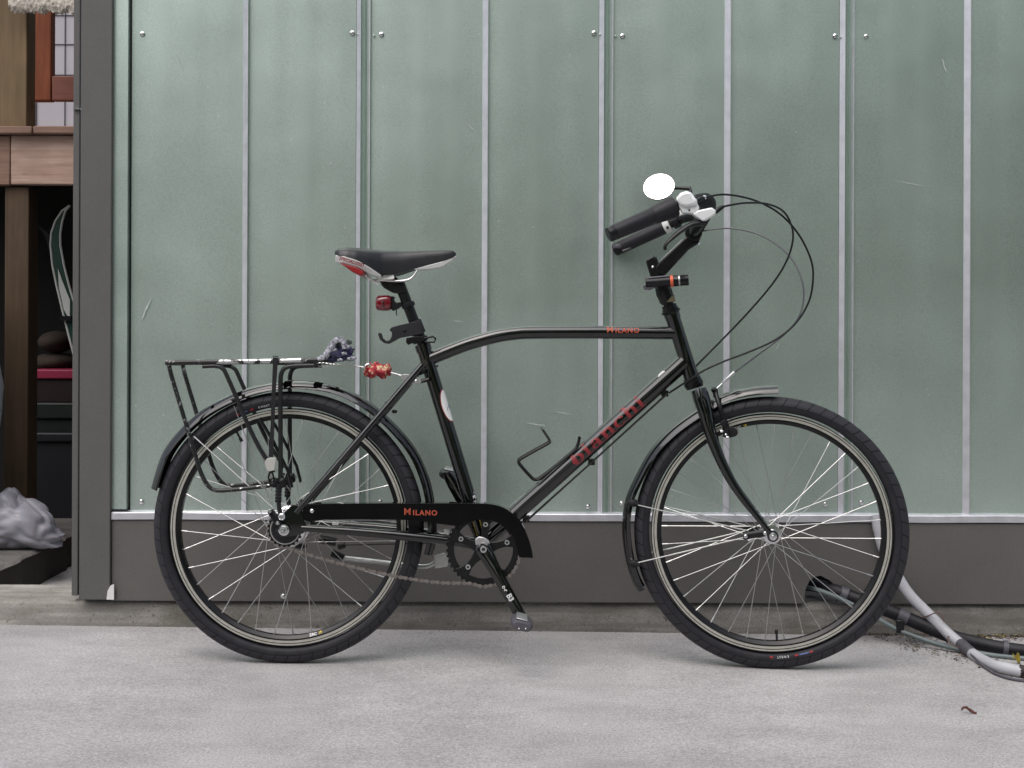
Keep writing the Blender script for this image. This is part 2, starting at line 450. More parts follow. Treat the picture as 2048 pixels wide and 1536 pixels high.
# ------------------------------------------------------------------ ground, kerb
SLOPE, GX0 = 0.0078, -0.533
def gz(x): return -SLOPE * (x - GX0)
KY, KTOP = 0.357, 0.0716
g = MB()
xs = [-60, -20, -6, -3, -2, -1, 0, 1, 2, 3, 6, 20, 60]; ys = [-60, -20, -8, -4, -2, -1, 0, .4, 3, 20, 60]
vs = [(x, y, gz(x)) for y in ys for x in xs]
nx = len(xs)
g.add(vs, [(j * nx + i, j * nx + i + 1, (j + 1) * nx + i + 1, (j + 1) * nx + i) for j in range(len(ys) - 1) for i in range(nx - 1)])
put('driveway', g.mesh('driveway', M['ground']), kind='structure', label='pale grey concrete driveway in front of the metal wall')
lw = MB()  # unseen dark green sheet added behind the camera for darker reflections
lw.add([(x, y, gz(x) + .006) for y in (-60, -3.75) for x in (-60, 60)], [(0, 1, 3, 2)])
put('added_lawn', lw.mesh('added_lawn', mat('added_grass', (.045, .075, .025), .9, var=.4, vscale=3)), kind='structure', label='lawn put in unseen behind the camera to darken reflections')
k = MB()   # kerb: a long bar with an uneven, rounded front edge
sec0 = None; rings = []
for i in range(241):
    x = -3.2 + i * 6.8 / 240
    j = lambda q: .003 * noise.noise(Vector((x * 6, q, 0))) + .0015 * noise.noise(Vector((x * 31, q, 3)))
    sec = [(KY + j(1), -.08), (KY + j(2), gz(x) + .012), (KY + j(3), .03), (KY + j(4), KTOP - .012), (KY + .004 + j(5), KTOP - .004), (KY + .014, KTOP + j(6) * .3), (KY + .1, KTOP), (.575, KTOP), (.575, -.08)]
    rings.append([Vector((x, a, b)) for a, b in sec])
k.loft(rings)
put('kerb', k.mesh('kerb', M['kerb'], 50), kind='structure', label='weathered low concrete kerb running under the grey board')

# ------------------------------------------------------------------ shed wall of galvanised sheets over a grey base board
wall = thing('shed_wall', 'galvanised metal clad wall with grey base board behind the bicycle', 'wall', loc=(0, .36, KTOP))
WI = Matrix.Translation((0, .36, KTOP)).inverted()
def wpart(name, mb, m, label=None, bev=0, sharp=30):
    for i, p in enumerate(mb.v): mb.v[i] = WI @ p
    return put(name, mb.mesh(name, m, sharp), wall, label=label, bev=bev)
PY = .362
def px(u): return (u - 1024) * S_PX * (1 + PY / DIST)
RIB = [(0, 0), (.0135, -.011), (.0155, -.011), (.0165, 0)]
JOINT = [(0, 0), (.0125, -.012), (.015, -.005), (.0200, -.0035), (.0215, -.007), (.0235, -.0035), (.0265, -.0065), (.0275, -.002), (.0335, -.002), (.0345, -.009), (.0375, -.009), (.0390, 0)]
ZB, ZT = .300, 2.55
edges = [262, 711, 1196, 1677, 2160, 2640]; ribs = [484, 963, 1447, 1926, 2405]
for i in range(5):
    mb = MB(); x0, x1, xr = px(edges[i]), px(edges[i + 1]), px(ribs[i])
    prof = []
    if i: prof += [(x0 + a, b) for a, b in JOINT]
    else: prof += [(x0, 0), (x0 + .016, 0.0), (x0 + .0165, -.001)]
    def flat(a, b, n):
        return [(a + (b - a) * q / n, -.0022 * math.sin(PI * q / n) * (1 if i % 2 else .6) + .0007 * math.sin(q * 2.1 + i)) for q in range(1, n)]
    prof += flat(prof[-1][0], xr, 10)
    prof += [(xr + a, b) for a, b in RIB]
    prof += flat(prof[-1][0], x1 - .0008, 10)
    prof.append((x1 - .0008, 0))
    nz = 14; vs = []; fs = []; m = len(prof)
    for q in range(nz + 1):
        z = ZB + (ZT - ZB) * q / nz
        for a, b in prof:
            w = .0020 * noise.noise(Vector((a * 2.2, z * 1.4, i * 3.0))) if abs(b) < .003 else 0
            vs.append((a, PY + b + w, z))
    ribj = set()
    for j in range(m - 1):
        b0, b1 = prof[j][1], prof[j + 1][1]
        if b1 - b0 < -.006 or (b0 < -.0085 and b1 < -.0085): ribj.add(j)
    for j in range(m - 1):
        mb.cur = 1 if j in ribj else 0
    mb.v = [Vector(p) for p in vs]
    for q in range(nz):
        for j in range(m - 1):
            mb.f.append([q * m + j, q * m + j + 1, (q + 1) * m + j + 1, (q + 1) * m + j]); mb.mi.append(1 if j in ribj else 0)
    wpart('metal_sheet', mb, [M['galv'], M['galv_rib']], sharp=25)
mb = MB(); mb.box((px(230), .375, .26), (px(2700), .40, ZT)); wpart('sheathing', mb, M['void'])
# corner flashing, bottom flashing
mb = MB(); x0, x1 = px(226), px(258)
mb.add([(x0, .3475, .318), (x1, .344, .318), (x1 + .001, .374, .318), (x0, .374, .318), (x0, .3475, ZT), (x1, .344, ZT), (x1 + .001, .374, ZT), (x0, .374, ZT)],
       [(0, 1, 5, 4), (1, 2, 6, 5), (3, 0, 4, 7), (0, 3, 2, 1), (4, 5, 6, 7)])
wpart('corner_flashing', mb, M['galv'])
mb = MB(); rings = []
for i in range(81):
    x = px(229) + (px(2640) - px(229)) * i / 80
    w = .0012 * noise.noise(Vector((x * 5, 1, 2)))
    rings.append([Vector((x, a, b + w)) for a, b in [(.372, .2915), (.3405, .2915), (.3400, .2925), (.3405, .3085), (.3425, .3105), (.3600, .3140), (.372, .3140)]])
mb.loft(rings); wpart('bottom_flashing', mb, M['galv_rib'], sharp=25)
# base board with the arched pipe hole, corner board, edge strip
def hole_arch():
    pts = []
    for k in range(13):
        a = PI * k / 12
        pts.append((1642 + 32 * -math.cos(a), 1190 - 34 * math.sin(a) - (4 if 2 < k < 7 else 0)))
    return [(1609, 1214)] + pts + [(1676, 1214)]
mb = MB(); YB = .345
xa, xb = px(228.8), px(2640)
arch = [W(u, v, YB) for u, v in hole_arch()]
pl = [(xa, .0746)] + [(p.x, max(p.z, .0746)) for p in arch] + [(xb, .0746), (xb, .2895), (xa, .2895)]
mb.prism(pl, YB, YB + .022); wpart('base_board', mb, M['board'], bev=.0015)
mb = MB(); mb.box((W(160, 600, .334).x, .334, .0790), (px(228) + .0002, .3738, ZT)); wpart('corner_board', mb, M['board2'], bev=.002)
mb = MB(); mb.box((W(146, 600, .356).x, .352, .0860), (W(159, 600, .356).x, 1.1, ZT)); wpart('edge_strip', mb, M['board2'], bev=.002)
mb = MB(); c = [W(213, 1199, .3335), W(228, 1199.5, .3335), W(228, 1168, .3335), W(221, 1171, .3335), W(215, 1182, .3335)]
mb.prism([(p.x, p.z) for p in c], .3332, .3345); wpart('bare_patch', mb, M['white_print'], label='chipped white patch at the foot of the corner board')
mb = MB(); c = [W(145, 215, .34), W(158, 215, .34), W(158, 218, .34), W(145, 218, .34)]
mb.prism([(p.x, p.z) for p in c], .345, .36); wpart('metal_clip', mb, M['silver'])
# wall body behind: floor plate and side so that the pipe hole opens into a dark cavity
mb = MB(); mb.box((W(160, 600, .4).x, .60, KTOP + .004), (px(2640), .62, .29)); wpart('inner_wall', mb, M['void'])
sm = MB(); sm.lathe([(0, -.0052), (.0022, -.0050), (.0024, -.0040), (.0036, -.0038), (.0052, -.0022), (.0066, -.0020), (.0068, 0), (.0, 0)], n=14)
SCREW = sm.mesh('screw', M['silver'])
for u, v in [(285, 68), (705, 66), (763, 69), (1188, 66), (1245, 72), (1670, 72), (1732, 73), (283, 1003), (760, 1003), (1176, 1013), (1243, 1006), (1650, 1008), (1722, 1005), (2150, 74)]:
    p = W(u, v, PY - .0015); put('screw', SCREW, wall, WI @ Matrix.Translation(p))
p = W(567, 1192, YB - .0005); put('screw', SCREW, wall, WI @ Matrix.Translation(p) @ Matrix.Scale(1.15, 4))
sml = MB(); sml.ball((0, 0, 0), .0032, 8, (1, .7, 1)); DOT = sml.mesh('nail_dent', M['galv'])
for u, v in [(716, 69), (748, 71), (1200, 69), (1231, 72), (1681, 75)]:
    put('nail_head', DOT, wall, WI @ Matrix.Translation(W(u, v, PY - .004)))

for (u, v, du, dv, w_) in [(930, 243, 18, 18, 3), (283, 640, 18, -42, 5), (1548, 705, 14, -22, 2), (1100, 822, 46, 8, 2), (1052, 846, 40, 6, 3), (560, 665, 5, 2, 3), (406, 668, 6, 5, 2), (1884, 118, 8, 26, 4), (1790, 360, 60, 14, 2), (352, 108, 14, 30, 2), (905, 640, 22, 5, 2), (1330, 560, 12, 24, 2), (1640, 860, 8, 18, 2), (820, 410, 12, 3, 2)]:
    mb = MB(); n_ = 7; vs = []
    for i in range(n_ + 1):
        f_ = i / n_; p = W(u + du * f_ + random.uniform(-1, 1), v + dv * f_ + random.uniform(-.8, .8), PY - .0032); h_ = w_ * .00065 * math.sin(PI * (.08 + .84 * f_)) * random.uniform(.5, 1.3)
        t_ = Vector((-dv, 0, -du)).normalized()
        vs += [p + t_ * h_, p - t_ * h_]
    mb.add(vs, [(2 * i, 2 * i + 1, 2 * i + 3, 2 * i + 2) for i in range(n_)]); wpart('scratch', mb, M['scuff'])

# ------------------------------------------------------------------ the place left of the wall: deck, house, store
DY = 1.15
def rect(u0, v0, u1, v1, Y, depth, mb=None):
    a, b = W(u0, v1, Y), W(u1, v0, Y); mb = mb or MB()
    return mb.box((a.x, Y, a.z), (b.x, Y + depth, b.z))
deck = thing('wooden_deck', 'timber deck corner with posts and beam left of the metal wall', 'deck', loc=W(30, 960, DY))
DI = Matrix.Translation(-W(30, 960, DY))
def dpart(name, mb, m, label=None, bev=.004, parent=deck, T=DI):
    for i, p in enumerate(mb.v): mb.v[i] = T @ p
    return put(name, mb.mesh(name, m), parent, label=label, bev=bev)
STEPZ = .114
a = W(-14, 252, DY); b = W(50, 0, DY)
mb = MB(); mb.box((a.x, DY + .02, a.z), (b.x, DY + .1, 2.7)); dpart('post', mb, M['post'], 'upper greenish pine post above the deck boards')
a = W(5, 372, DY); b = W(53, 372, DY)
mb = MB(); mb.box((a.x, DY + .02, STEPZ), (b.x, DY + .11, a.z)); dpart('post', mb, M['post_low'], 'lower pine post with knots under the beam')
mb = rect(21, 271, 175, 369, DY, .04); dpart('beam', mb, M['beam'])
mb = rect(-60, 271, 20.3, 370, DY - .002, .04); dpart('beam', mb, M['deckend'], 'short reddish beam end left of the pale beam')
for (u0, u1) in ((-60, 63.5), (66, 180)):
    a, b = W(u0, 267, DY - .03), W(u1, 252, DY - .03)
    mb = MB(); mb.box((a.x, DY - .03, a.z), (b.x, DY + .16, b.z)); dpart('deck_board', mb, M['deckend'])
for q in range(12):
    y0 = DY + .165 + q * .145
    a, b = W(-60, 267, DY - .03), W(180, 252, DY - .03)
    mb = MB(); mb.box((a.x - .6, y0, a.z), (b.x + .05, y0 + .14, b.z)); dpart('deck_board', mb, M['deckend'])
house = thing('siding_wall', 'lavender grey panelled house wall seen above the deck', 'wall', loc=W(100, 250, 2.3))
HI = Matrix.Translation(-W(100, 250, 2.3))
mb = MB(); mb.box((-5.0, 2.95, 1.2), (W(205, 0, 2.95).x, 3.02, 4.0)); dpart('siding', mb, M['siding'], parent=house, T=HI, bev=0)
for u in (70, 74, 131):
    a = W(u - .8, 0, 2.95); mb = MB(); mb.box((a.x, 2.944, 1.3), (a.x + .0032, 2.949, 3.6)); dpart('groove', mb, M['groove'], parent=house, T=HI, bev=0)
for v in (31, 89, 150):
    a = W(40, v, 2.95); mb = MB(); mb.box((a.x, 2.945, a.z), (a.x + .7, 2.9495, a.z + .002)); dpart('groove', mb, M['groove'], parent=house, T=HI, bev=0)
gate = thing('cedar_frame', 'red brown cedar frame of an upright and a rail above the deck', 'frame', loc=W(80, 200, 1.5))
GI = Matrix.Translation(-W(80, 200, 1.5))
mb = rect(57, -60, 103, 201, 1.5, .045); dpart('upright', mb, M['cedar'], parent=gate, T=GI)
mb = rect(103.5, 152, 200, 201, 1.5, .035); dpart('rail', mb, M['cedar2'], 'paler pinkish cross rail', parent=gate, T=GI)
mb = rect(-40, 201.8, 64, 250, 1.56, .04); dpart('batten', mb, M['post'], parent=gate, T=GI)
# shaggy rug edge hanging over the rail at the top
mb = MB(); a, b = W(11, 23, 1.1), W(160, -60, 1.1)
nxr, nzr = 60, 26; vs = []
for j in range(nzr + 1):
    for i in range(nxr + 1):
        x = a.x + (b.x - a.x) * i / nxr; z = a.z + (b.z - a.z) * j / nzr
        n1 = noise.noise(Vector((x * 140, z * 140, 0))); n2 = noise.noise(Vector((x * 60, z * 90, 5)))
        low = (1 - j / nzr) ** 8
        xo = .016 * (1 - j / nzr) if i < 4 else 0
        vs.append((x + .003 * n2 + (xo * (1 - i / 4)), 1.1 - .012 * abs(n1) - .01 * math.sin(PI * min(1, j / 5) / 2), z + low * .012 * n1 - low * .004 * n2))
fs = [(j * (nxr + 1) + i, j * (nxr + 1) + i + 1, (j + 1) * (nxr + 1) + i + 1, (j + 1) * (nxr + 1) + i) for j in range(nzr) for i in range(nxr)]
mb.add(vs, fs)
vs2 = [(p[0], p[1] + .03, p[2]) for p in vs]; mb.add(vs2, [f[::-1] for f in fs])
tag(put('shag_rug', mb.mesh('shag_rug', M['rug'], 80)), 'cream shaggy rug edge hanging above the deck post', 'rug')
# step and dark store
mb = MB()
rings = []
for i in range(41):
    y = .585 + i * 1.6 / 40
    e = W(0, 1140, .6).x + .006 * noise.noise(Vector((y * 9, 0, 4))) + .01 * noise.noise(Vector((y * 30, 2, 4)))
    rings.append([Vector((-2.6, y, -.05)), Vector((-2.6, y, STEPZ)), Vector((e - .012, y, STEPZ)), Vector((e, y, STEPZ - .01)), Vector((e + .006, y, -.05))])
mb.loft(rings)
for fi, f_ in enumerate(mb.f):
    if len(f_) == 4 and sum(1 for i_ in f_ if i_ % 5 in (3, 4)) == 4: mb.mi[fi] = 1  # right face takes the shade-dark colour instead of concrete
put('step', mb.mesh('step', [M['step'], M['timber']], 40), kind='structure', label='rough concrete step under the plastic bag')  # M['timber'] here is deep shade put into the colour of the concrete side
store = thing('store_lining', 'dark timber lining of the store under the deck', 'lining', loc=(-1.7, 2.2, 0))
SI = Matrix.Translation((1.7, -2.2, 0))
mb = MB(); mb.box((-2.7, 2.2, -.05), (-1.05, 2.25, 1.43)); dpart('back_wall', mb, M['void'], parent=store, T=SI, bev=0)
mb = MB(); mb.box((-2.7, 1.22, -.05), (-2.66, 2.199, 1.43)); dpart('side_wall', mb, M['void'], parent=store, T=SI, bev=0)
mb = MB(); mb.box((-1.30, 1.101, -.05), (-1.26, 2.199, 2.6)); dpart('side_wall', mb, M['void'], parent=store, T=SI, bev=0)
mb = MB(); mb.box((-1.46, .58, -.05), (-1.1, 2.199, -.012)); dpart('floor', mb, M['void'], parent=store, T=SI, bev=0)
# skis
def make_ski(lbl, pts, width, Y, m, edge):
    t = thing('ski', lbl, 'ski', loc=W(pts[-1][0], pts[-1][1], Y))
    TI = Matrix.Translation(-W(pts[-1][0], pts[-1][1], Y))
    L, R = [], []
    for (u, v, w) in pts:
        p = W(u, v, Y); L.append(p); R.append(W(u + w, v, Y))
    n = len(L)
    body = MB(); vs = [TI @ p for p in L] + [TI @ p for p in R] + [TI @ (p + Vector((0, .012, 0))) for p in L] + [TI @ (p + Vector((0, .012, 0))) for p in R]
    fs = []
    for i in range(n - 1):
        fs += [(i, i + 1, n + i + 1, n + i), (2 * n + i, 3 * n + i, 3 * n + i + 1, 2 * n + i + 1), (i, 2 * n + i, 2 * n + i + 1, i + 1), (n + i, n + i + 1, 3 * n + i + 1, 3 * n + i)]
    body.add(vs, fs); put('ski_body', body.mesh('ski_body', m), t)
    if edge:
        e = MB()
        e.tube([TI @ p for p in L], .004, 6); e.tube([TI @ p for p in R], .004, 6)
        put('edge', e.mesh('edge', M['skiwhite']), t, kind=None)
        f = MB(); c = [W(116, 537, Y - .003), W(124, 560, Y - .003), W(140, 600, Y - .003), W(140, 640, Y - .003), W(128, 620, Y - .003), W(118, 575, Y - .003)]
        f.prism([((TI @ p).x, (TI @ p).z) for p in c], -.004, -.002); put('flash', f.mesh('flash', M['skiwhite']), t)
    return t, TI
SKI = [(139, 411, 1), (124, 422, 7), (111, 442, 14), (103, 465, 18), (101, 490, 20), (105, 530, 23), (113, 570, 25), (126, 625, 28), (140, 680, 30), (154, 735, 32)]
t, TI = make_ski('white edged dark green ski leaning tip up in the dark store', SKI, 30, 1.62, M['skigreen'], True)
bk = rect(119, 632, 142, 641, 1.60, .02)
for i, p in enumerate(bk.v): bk.v[i] = TI @ p
put('ski_strap', bk.mesh('ski_strap', M['black_plastic']), t)
SK2 = [(74, 452, 3), (84, 462, 8), (92, 478, 12), (98, 500, 15), (106, 540, 18), (116, 600, 20)]
make_ski('plain black ski tip behind the green ski', SK2, 20, 1.9, M['greybin'], False)
def crate(lbl, lid, body, u0, u1, v0, v1, v2, Y, d):
    t = thing('storage_bin', lbl, 'bin', loc=W((u0 + u1) / 2, v2, Y)); T = Matrix.Translation(-W((u0 + u1) / 2, v2, Y))
    dpart('lid', rect(u0 - 2, v0, u1, v1, Y - .012, d + .024), lid, parent=t, T=T, bev=.006)
    dpart('bin_body', rect(u0, v1, u1 - 2, v2, Y, d), body, parent=t, T=T, bev=.006)
crate('storage bin with bright pink lid in the dark store', M['pink'], M['maroon'], 68, 205, 739, 758, 806, 1.62, .4)
crate('storage bin with dark green lid under the pink lidded bin', M['greenlid'], M['greenlid'], 64, 205, 806, 838, 866, 1.60, .4)
crate('tall dark grey bin lowest in the store beside the bag', M['greybin'], M['greybin'], 66, 205, 866, 884, 1100, 1.57, .4)
for (u, v, ru, rv, lbl) in ((112, 724, 44, 19, 'rounded brown cushion lying on the pink lid'), (112, 684, 32, 22, 'smaller brown cushion on top of the lower cushion')):
    c = W(u, v, 1.78); k_ = S_PX * (1 + 1.78 / DIST)
    tag(put('cushion', blob(c, 1, (ru * k_, .1, rv * k_), .03, 1.5, 24, u).mesh('cushion', M['cushion'])), lbl, 'cushion')
mb = blob((-1.898, .86, .62), 1.0, (.33, .23, .55), .05, 1.6, 40, 4)  # only its edge shows; the bulk out of view is added to block light
tag(put('shading_bundle', mb.mesh('shading_bundle', mat('pale_blue_sheet', (.5, .54, .58), .5), 70)), 'pale bluish covered bundle just showing at the left edge beside the post, unseen bulk added to shade the recess', 'bundle')
# plastic carrier bag slumped on the step
c = W(36, 1090, .95)
mb = MB(); q = MB(); q.ball((0, 0, 0), 1.0, 96); vs = []
for p in q.v:
    d = p.normalized()
    f = lambda k_, o_: abs(noise.noise(d * k_ + Vector((o_, o_ * 2, 1))))
    ph = math.atan2(d.y, d.x); up_ = max(0, d.z)
    warp = 2.6 * noise.noise(d * 1.3 + Vector((2, 5, 1)))
    pl = abs(math.sin(ph * 3.5 + warp * 1.5)) ** .8
    swoop = abs(math.sin(d.z * 6.0 + 2.2 * noise.noise(d * 1.6) + 1.5 * d.x)) ** 1.4
    r = .84 + .13 * pl * (.4 + up_) + .075 * swoop * (1 - .5 * up_) + .16 * f(1.3, 3) + .028 * f(7.0, 5)
    x, y, z = d.x * .128 * r, d.y * .10 * r, d.z * r
    zz = .074 + z * .082 + .030 * math.exp(-((d.x + .22) ** 2) / .03) * up_ ** 3 - .048 * max(0, d.x) ** 1.6
    zz -= .010 * math.exp(-((d.x - .12) ** 2) / .006) * up_
    vs.append(Vector((c.x + x * (1.12 if zz < .04 else 1), c.y + y, STEPZ + max(.002 + .004 * abs(noise.noise(d * 9)), zz))))
mb.add(vs, q.f)
o = tag(put('plastic_bag', mb.mesh('plastic_bag', M['bag'], 70)), 'crumpled white plastic carrier bag slumped on the concrete step', 'bag')
# trees across the driveway behind the viewer (seen in the reflections of metal and paint)
mb = MB(); vs = []; fs = []
for i in range(13000):
    x = random.uniform(-16, 18); top = 8.2 + 2.2 * noise.noise(Vector((x * .3, 0, 9))) + 1.2 * noise.noise(Vector((x * 1.1, 0, 2)))
    top *= min(1, .56 + max(0, x + 5) * .10)
    z = random.uniform(0, 1) ** .85 * top - .2; y = -8.2 - random.uniform(0, 2.0) + 1.1 * noise.noise(Vector((x * .4, z * .45, 4)))
    if noise.noise(Vector((x * .55, z * .55, 7))) > .3: continue
    s_ = random.uniform(.13, .29); q = Matrix.Rotation(random.uniform(0, 6.3), 3, 'Z') @ Matrix.Rotation(random.uniform(-1.2, 1.2), 3, 'X')
    o_ = len(vs); vs += [Vector((x, y, z)) + q @ Vector((sx * s_, 0, sz * s_)) for sx, sz in ((-1, -.6), (1, -.6), (.7, .7), (-.7, .7))]; fs.append((o_, o_ + 1, o_ + 2, o_ + 3))
mb.add(vs, fs)
me = bpy.data.meshes.new('trees'); me.from_pydata([tuple(p) for p in vs], [], fs); me.materials.append(M['foliage'])
put('trees', me, kind='stuff', label='bank of green trees across the driveway')

# ------------------------------------------------------------------ the bicycle
LEAN, STEER = 0.030, math.radians(-6)
rc = W(579, 1326, 0)
MR = Matrix.Translation((rc.x, 0, gz(rc.x))) @ Matrix.Rotation(SLOPE, 4, 'Y') @ Matrix.Rotation(-LEAN, 4, 'X')
bike = thing('bicycle', 'black city bicycle with rear rack and fenders leaning on the metal wall', 'bicycle', mw=MR)
F = Fr(MR)
hb, ht = F.p(1384, 757), F.p(1343, 627)
HAX = (ht - hb).normalized()
SREL = Matrix.Translation(hb) @ Matrix.Rotation(STEER, 4, HAX) @ Matrix.Translation(-hb)
G = Fr(MR @ SREL)                                  # steered frame
def fp(name, mb, m, parent=bike, label=None, bev=0, sharp=38, steer=False):
    return put(name, mb.mesh(name, m, sharp), parent, SREL if steer else None, label, bev)
def sub(name, mb, m, parent, label=None, bev=0, sharp=38):
    return put(name, mb.mesh(name, m, sharp), parent, None, label, bev)
def P(pts, y=0.0, fr=F): return [fr.p(u, v, y) for u, v in pts]
def XZ(pts, y=0.0, fr=F): return [((q := fr.p(u, v, y)).x, q.z) for u, v in pts]
def mir(pts): return [Vector((p.x, -p.y, p.z)) for p in pts]

# ---- frame
BB = F.p(966, 1098, -.062); BB.y = 0
st_top = F.p(846, 693)
f = MB()
f.tube([BB, st_top], .0172, 20)                      # seat tube
f.cyl(BB + Vector((0, -.036, 0)), BB + Vector((0, .036, 0)), .0215, 24)
frame = fp('frame', f, M['paint'])
def fsub(name, *tubes):
    q = MB()
    for t in tubes: q.tube(**t)
    return sub(name, q, M['paint'], frame)
TT = [F.p(u, v) for u, v in [(851, 722), (879, 710), (925, 692), (960, 681), (996, 672), (1030, 667), (1060, 665), (1150, 664.5), (1250, 665), (1352, 666)]]
fsub('top_tube', dict(pts=TT, r=.0160, n=20, sub=4))
DT_A, DT_B = F.p(968, 1083), F.p(1369, 724)
fsub('down_tube', dict(pts=[DT_A, DT_B], r=.0205, n=24))
fsub('head_tube', dict(pts=[hb, hb + (ht - hb) * .03, hb + (ht - hb) * .12, hb + (ht - hb) * .9, hb + (ht - hb) * .96, ht], r=[.0195, .0195, .0180, .0180, .0195, .0195], n=24))
ss_a, ss_b = F.p(592, 1026, -.062), F.p(845, 730, -.028)
ss = [ss_a, ss_a.lerp(ss_b, .5) + Vector((0, -.004, 0)), ss_b]
fsub('seat_stay', dict(pts=ss, r=[.0078, .0088, .0088], n=14, sub=5))
fsub('seat_stay', dict(pts=mir(ss), r=[.0078, .0088, .0088], n=14, sub=5))
cs_a = F.p(603, 1056, -.06)
cs = [cs_a, F.p(700, 1062.5, -.056), F.p(800, 1071, -.05), F.p(895, 1081, -.036), BB + Vector((-.01, -.026, .002))]
fsub('chain_stay', dict(pts=cs, r=[.0078, .0105, .0115, .0115, .012], n=14, sub=5))
fsub('chain_stay', dict(pts=mir(cs), r=[.0078, .0105, .0115, .0115, .012], n=14, sub=5))
q = MB(); q.tube([ss_b + Vector((.004, 0, .004)), mir([ss_b])[0] + Vector((.004, 0, .004))], .009, 12)
q.tube([F.p(848, 748) + Vector((0, 0, 0)), F.p(846, 742)], .0215, 20)
q.tube([F.p(876, 732, -.003), F.p(848, 737, -.02)], .0025, 8); sub('stay_bridge', q, M['paint'], frame)
q = MB(); q.tube([st_top - (BB - st_top).normalized() * -.012, st_top + (st_top - BB).normalized() * .006], .0195, 20); sub('seat_lug', q, M['paint'], frame)
RA = F.p(567, 1061, -.078); RC = Vector((RA.x, 0, RA.z)); RR = RC.z
dr = XZ([(595, 1010), (606, 1030), (613, 1050), (608, 1066), (590, 1072), (562, 1074), (552, 1062), (556, 1048), (562, 1034), (574, 1020), (586, 1008)], -.062)
for sgn in (-1, 1):
    q = MB(); q.prism(dr, sgn * .059, sgn * .065); sub('dropout', q, M['paint'], frame, bev=.0012)

# ---- lettering helpers
def text_mesh(body, size, offset=0.0, shear=0.0, spacing=1.0):
    cu = bpy.data.curves.new('lettering', 'FONT'); cu.body = body; cu.size = size; cu.offset = offset; cu.align_x = 'CENTER'; cu.align_y = 'CENTER'
    cu.shear = shear; cu.space_character = spacing; cu.resolution_u = 3
    ob = bpy.data.objects.new('lettering', cu); COL.objects.link(ob)
    dg = bpy.context.evaluated_depsgraph_get()
    me = bpy.data.meshes.new_from_object(ob.evaluated_get(dg))
    bpy.data.objects.remove(ob); bpy.data.curves.remove(cu)
    bm = bmesh.new(); bm.from_mesh(me); bmesh.ops.triangulate(bm, faces=bm.faces)
    for _ in range(3):
        ee = [e for e in bm.edges if e.calc_length() > .003]
        if ee: bmesh.ops.subdivide_edges(bm, edges=ee, cuts=1)
    bmesh.ops.triangulate(bm, faces=bm.faces); bm.to_mesh(me); bm.free()
    return me
def lettering(body, size, fn, m, parent, offset=0.0, shear=0.0, spacing=1.0, label=None, mirror=False):
    me = text_mesh(body, size, offset, shear, spacing)
    for v in me.vertices: v.co = fn(-v.co.x if mirror else v.co.x, v.co.y)
    me.materials.clear(); me.materials.append(m); me.update()
    me.name = 'lettering'
    return put('lettering', me, parent, None, label)
def on_tube(A, B, r, s0, t0):
    d = (B - A).normalized(); up = Vector((0, -1, 0)).cross(d)
    if up.z < 0: up = -up
    def fn(s, t):
        a = (t + t0) / r
        return A + d * (s + s0) + (Vector((0, -1, 0)) * math.cos(a) + up * math.sin(a)) * (r + .0006)
    return fn
# heavy slab-serif word on the down tube, built from stems, serifs and bowls
class Glyphs:
    def __init__(s): s.q = []; s.x = 0
    def r(s, x0, y0, x1, y1, n=6):
        for i in range(n):
            a, b = y0 + (y1 - y0) * i / n, y0 + (y1 - y0) * (i + 1) / n
            s.q.append([(s.x + x0, a), (s.x + x1, a), (s.x + x1, b), (s.x + x0, b)])
    def arc(s, cx, cy, rx, ry, a0, a1, w, wy=None, n=16):
        wy = w * .6 if wy is None else wy
        for i in range(n):
            a, b = [math.radians(a0 + (a1 - a0) * (i + e) / n) for e in (0, 1)]
            s.q.append([(s.x + cx + rx * math.cos(a), cy + ry * math.sin(a)), (s.x + cx + rx * math.cos(b), cy + ry * math.sin(b)),
                        (s.x + cx + (rx - w) * math.cos(b), cy + (ry - wy) * math.sin(b)), (s.x + cx + (rx - w) * math.cos(a), cy + (ry - wy) * math.sin(a))])
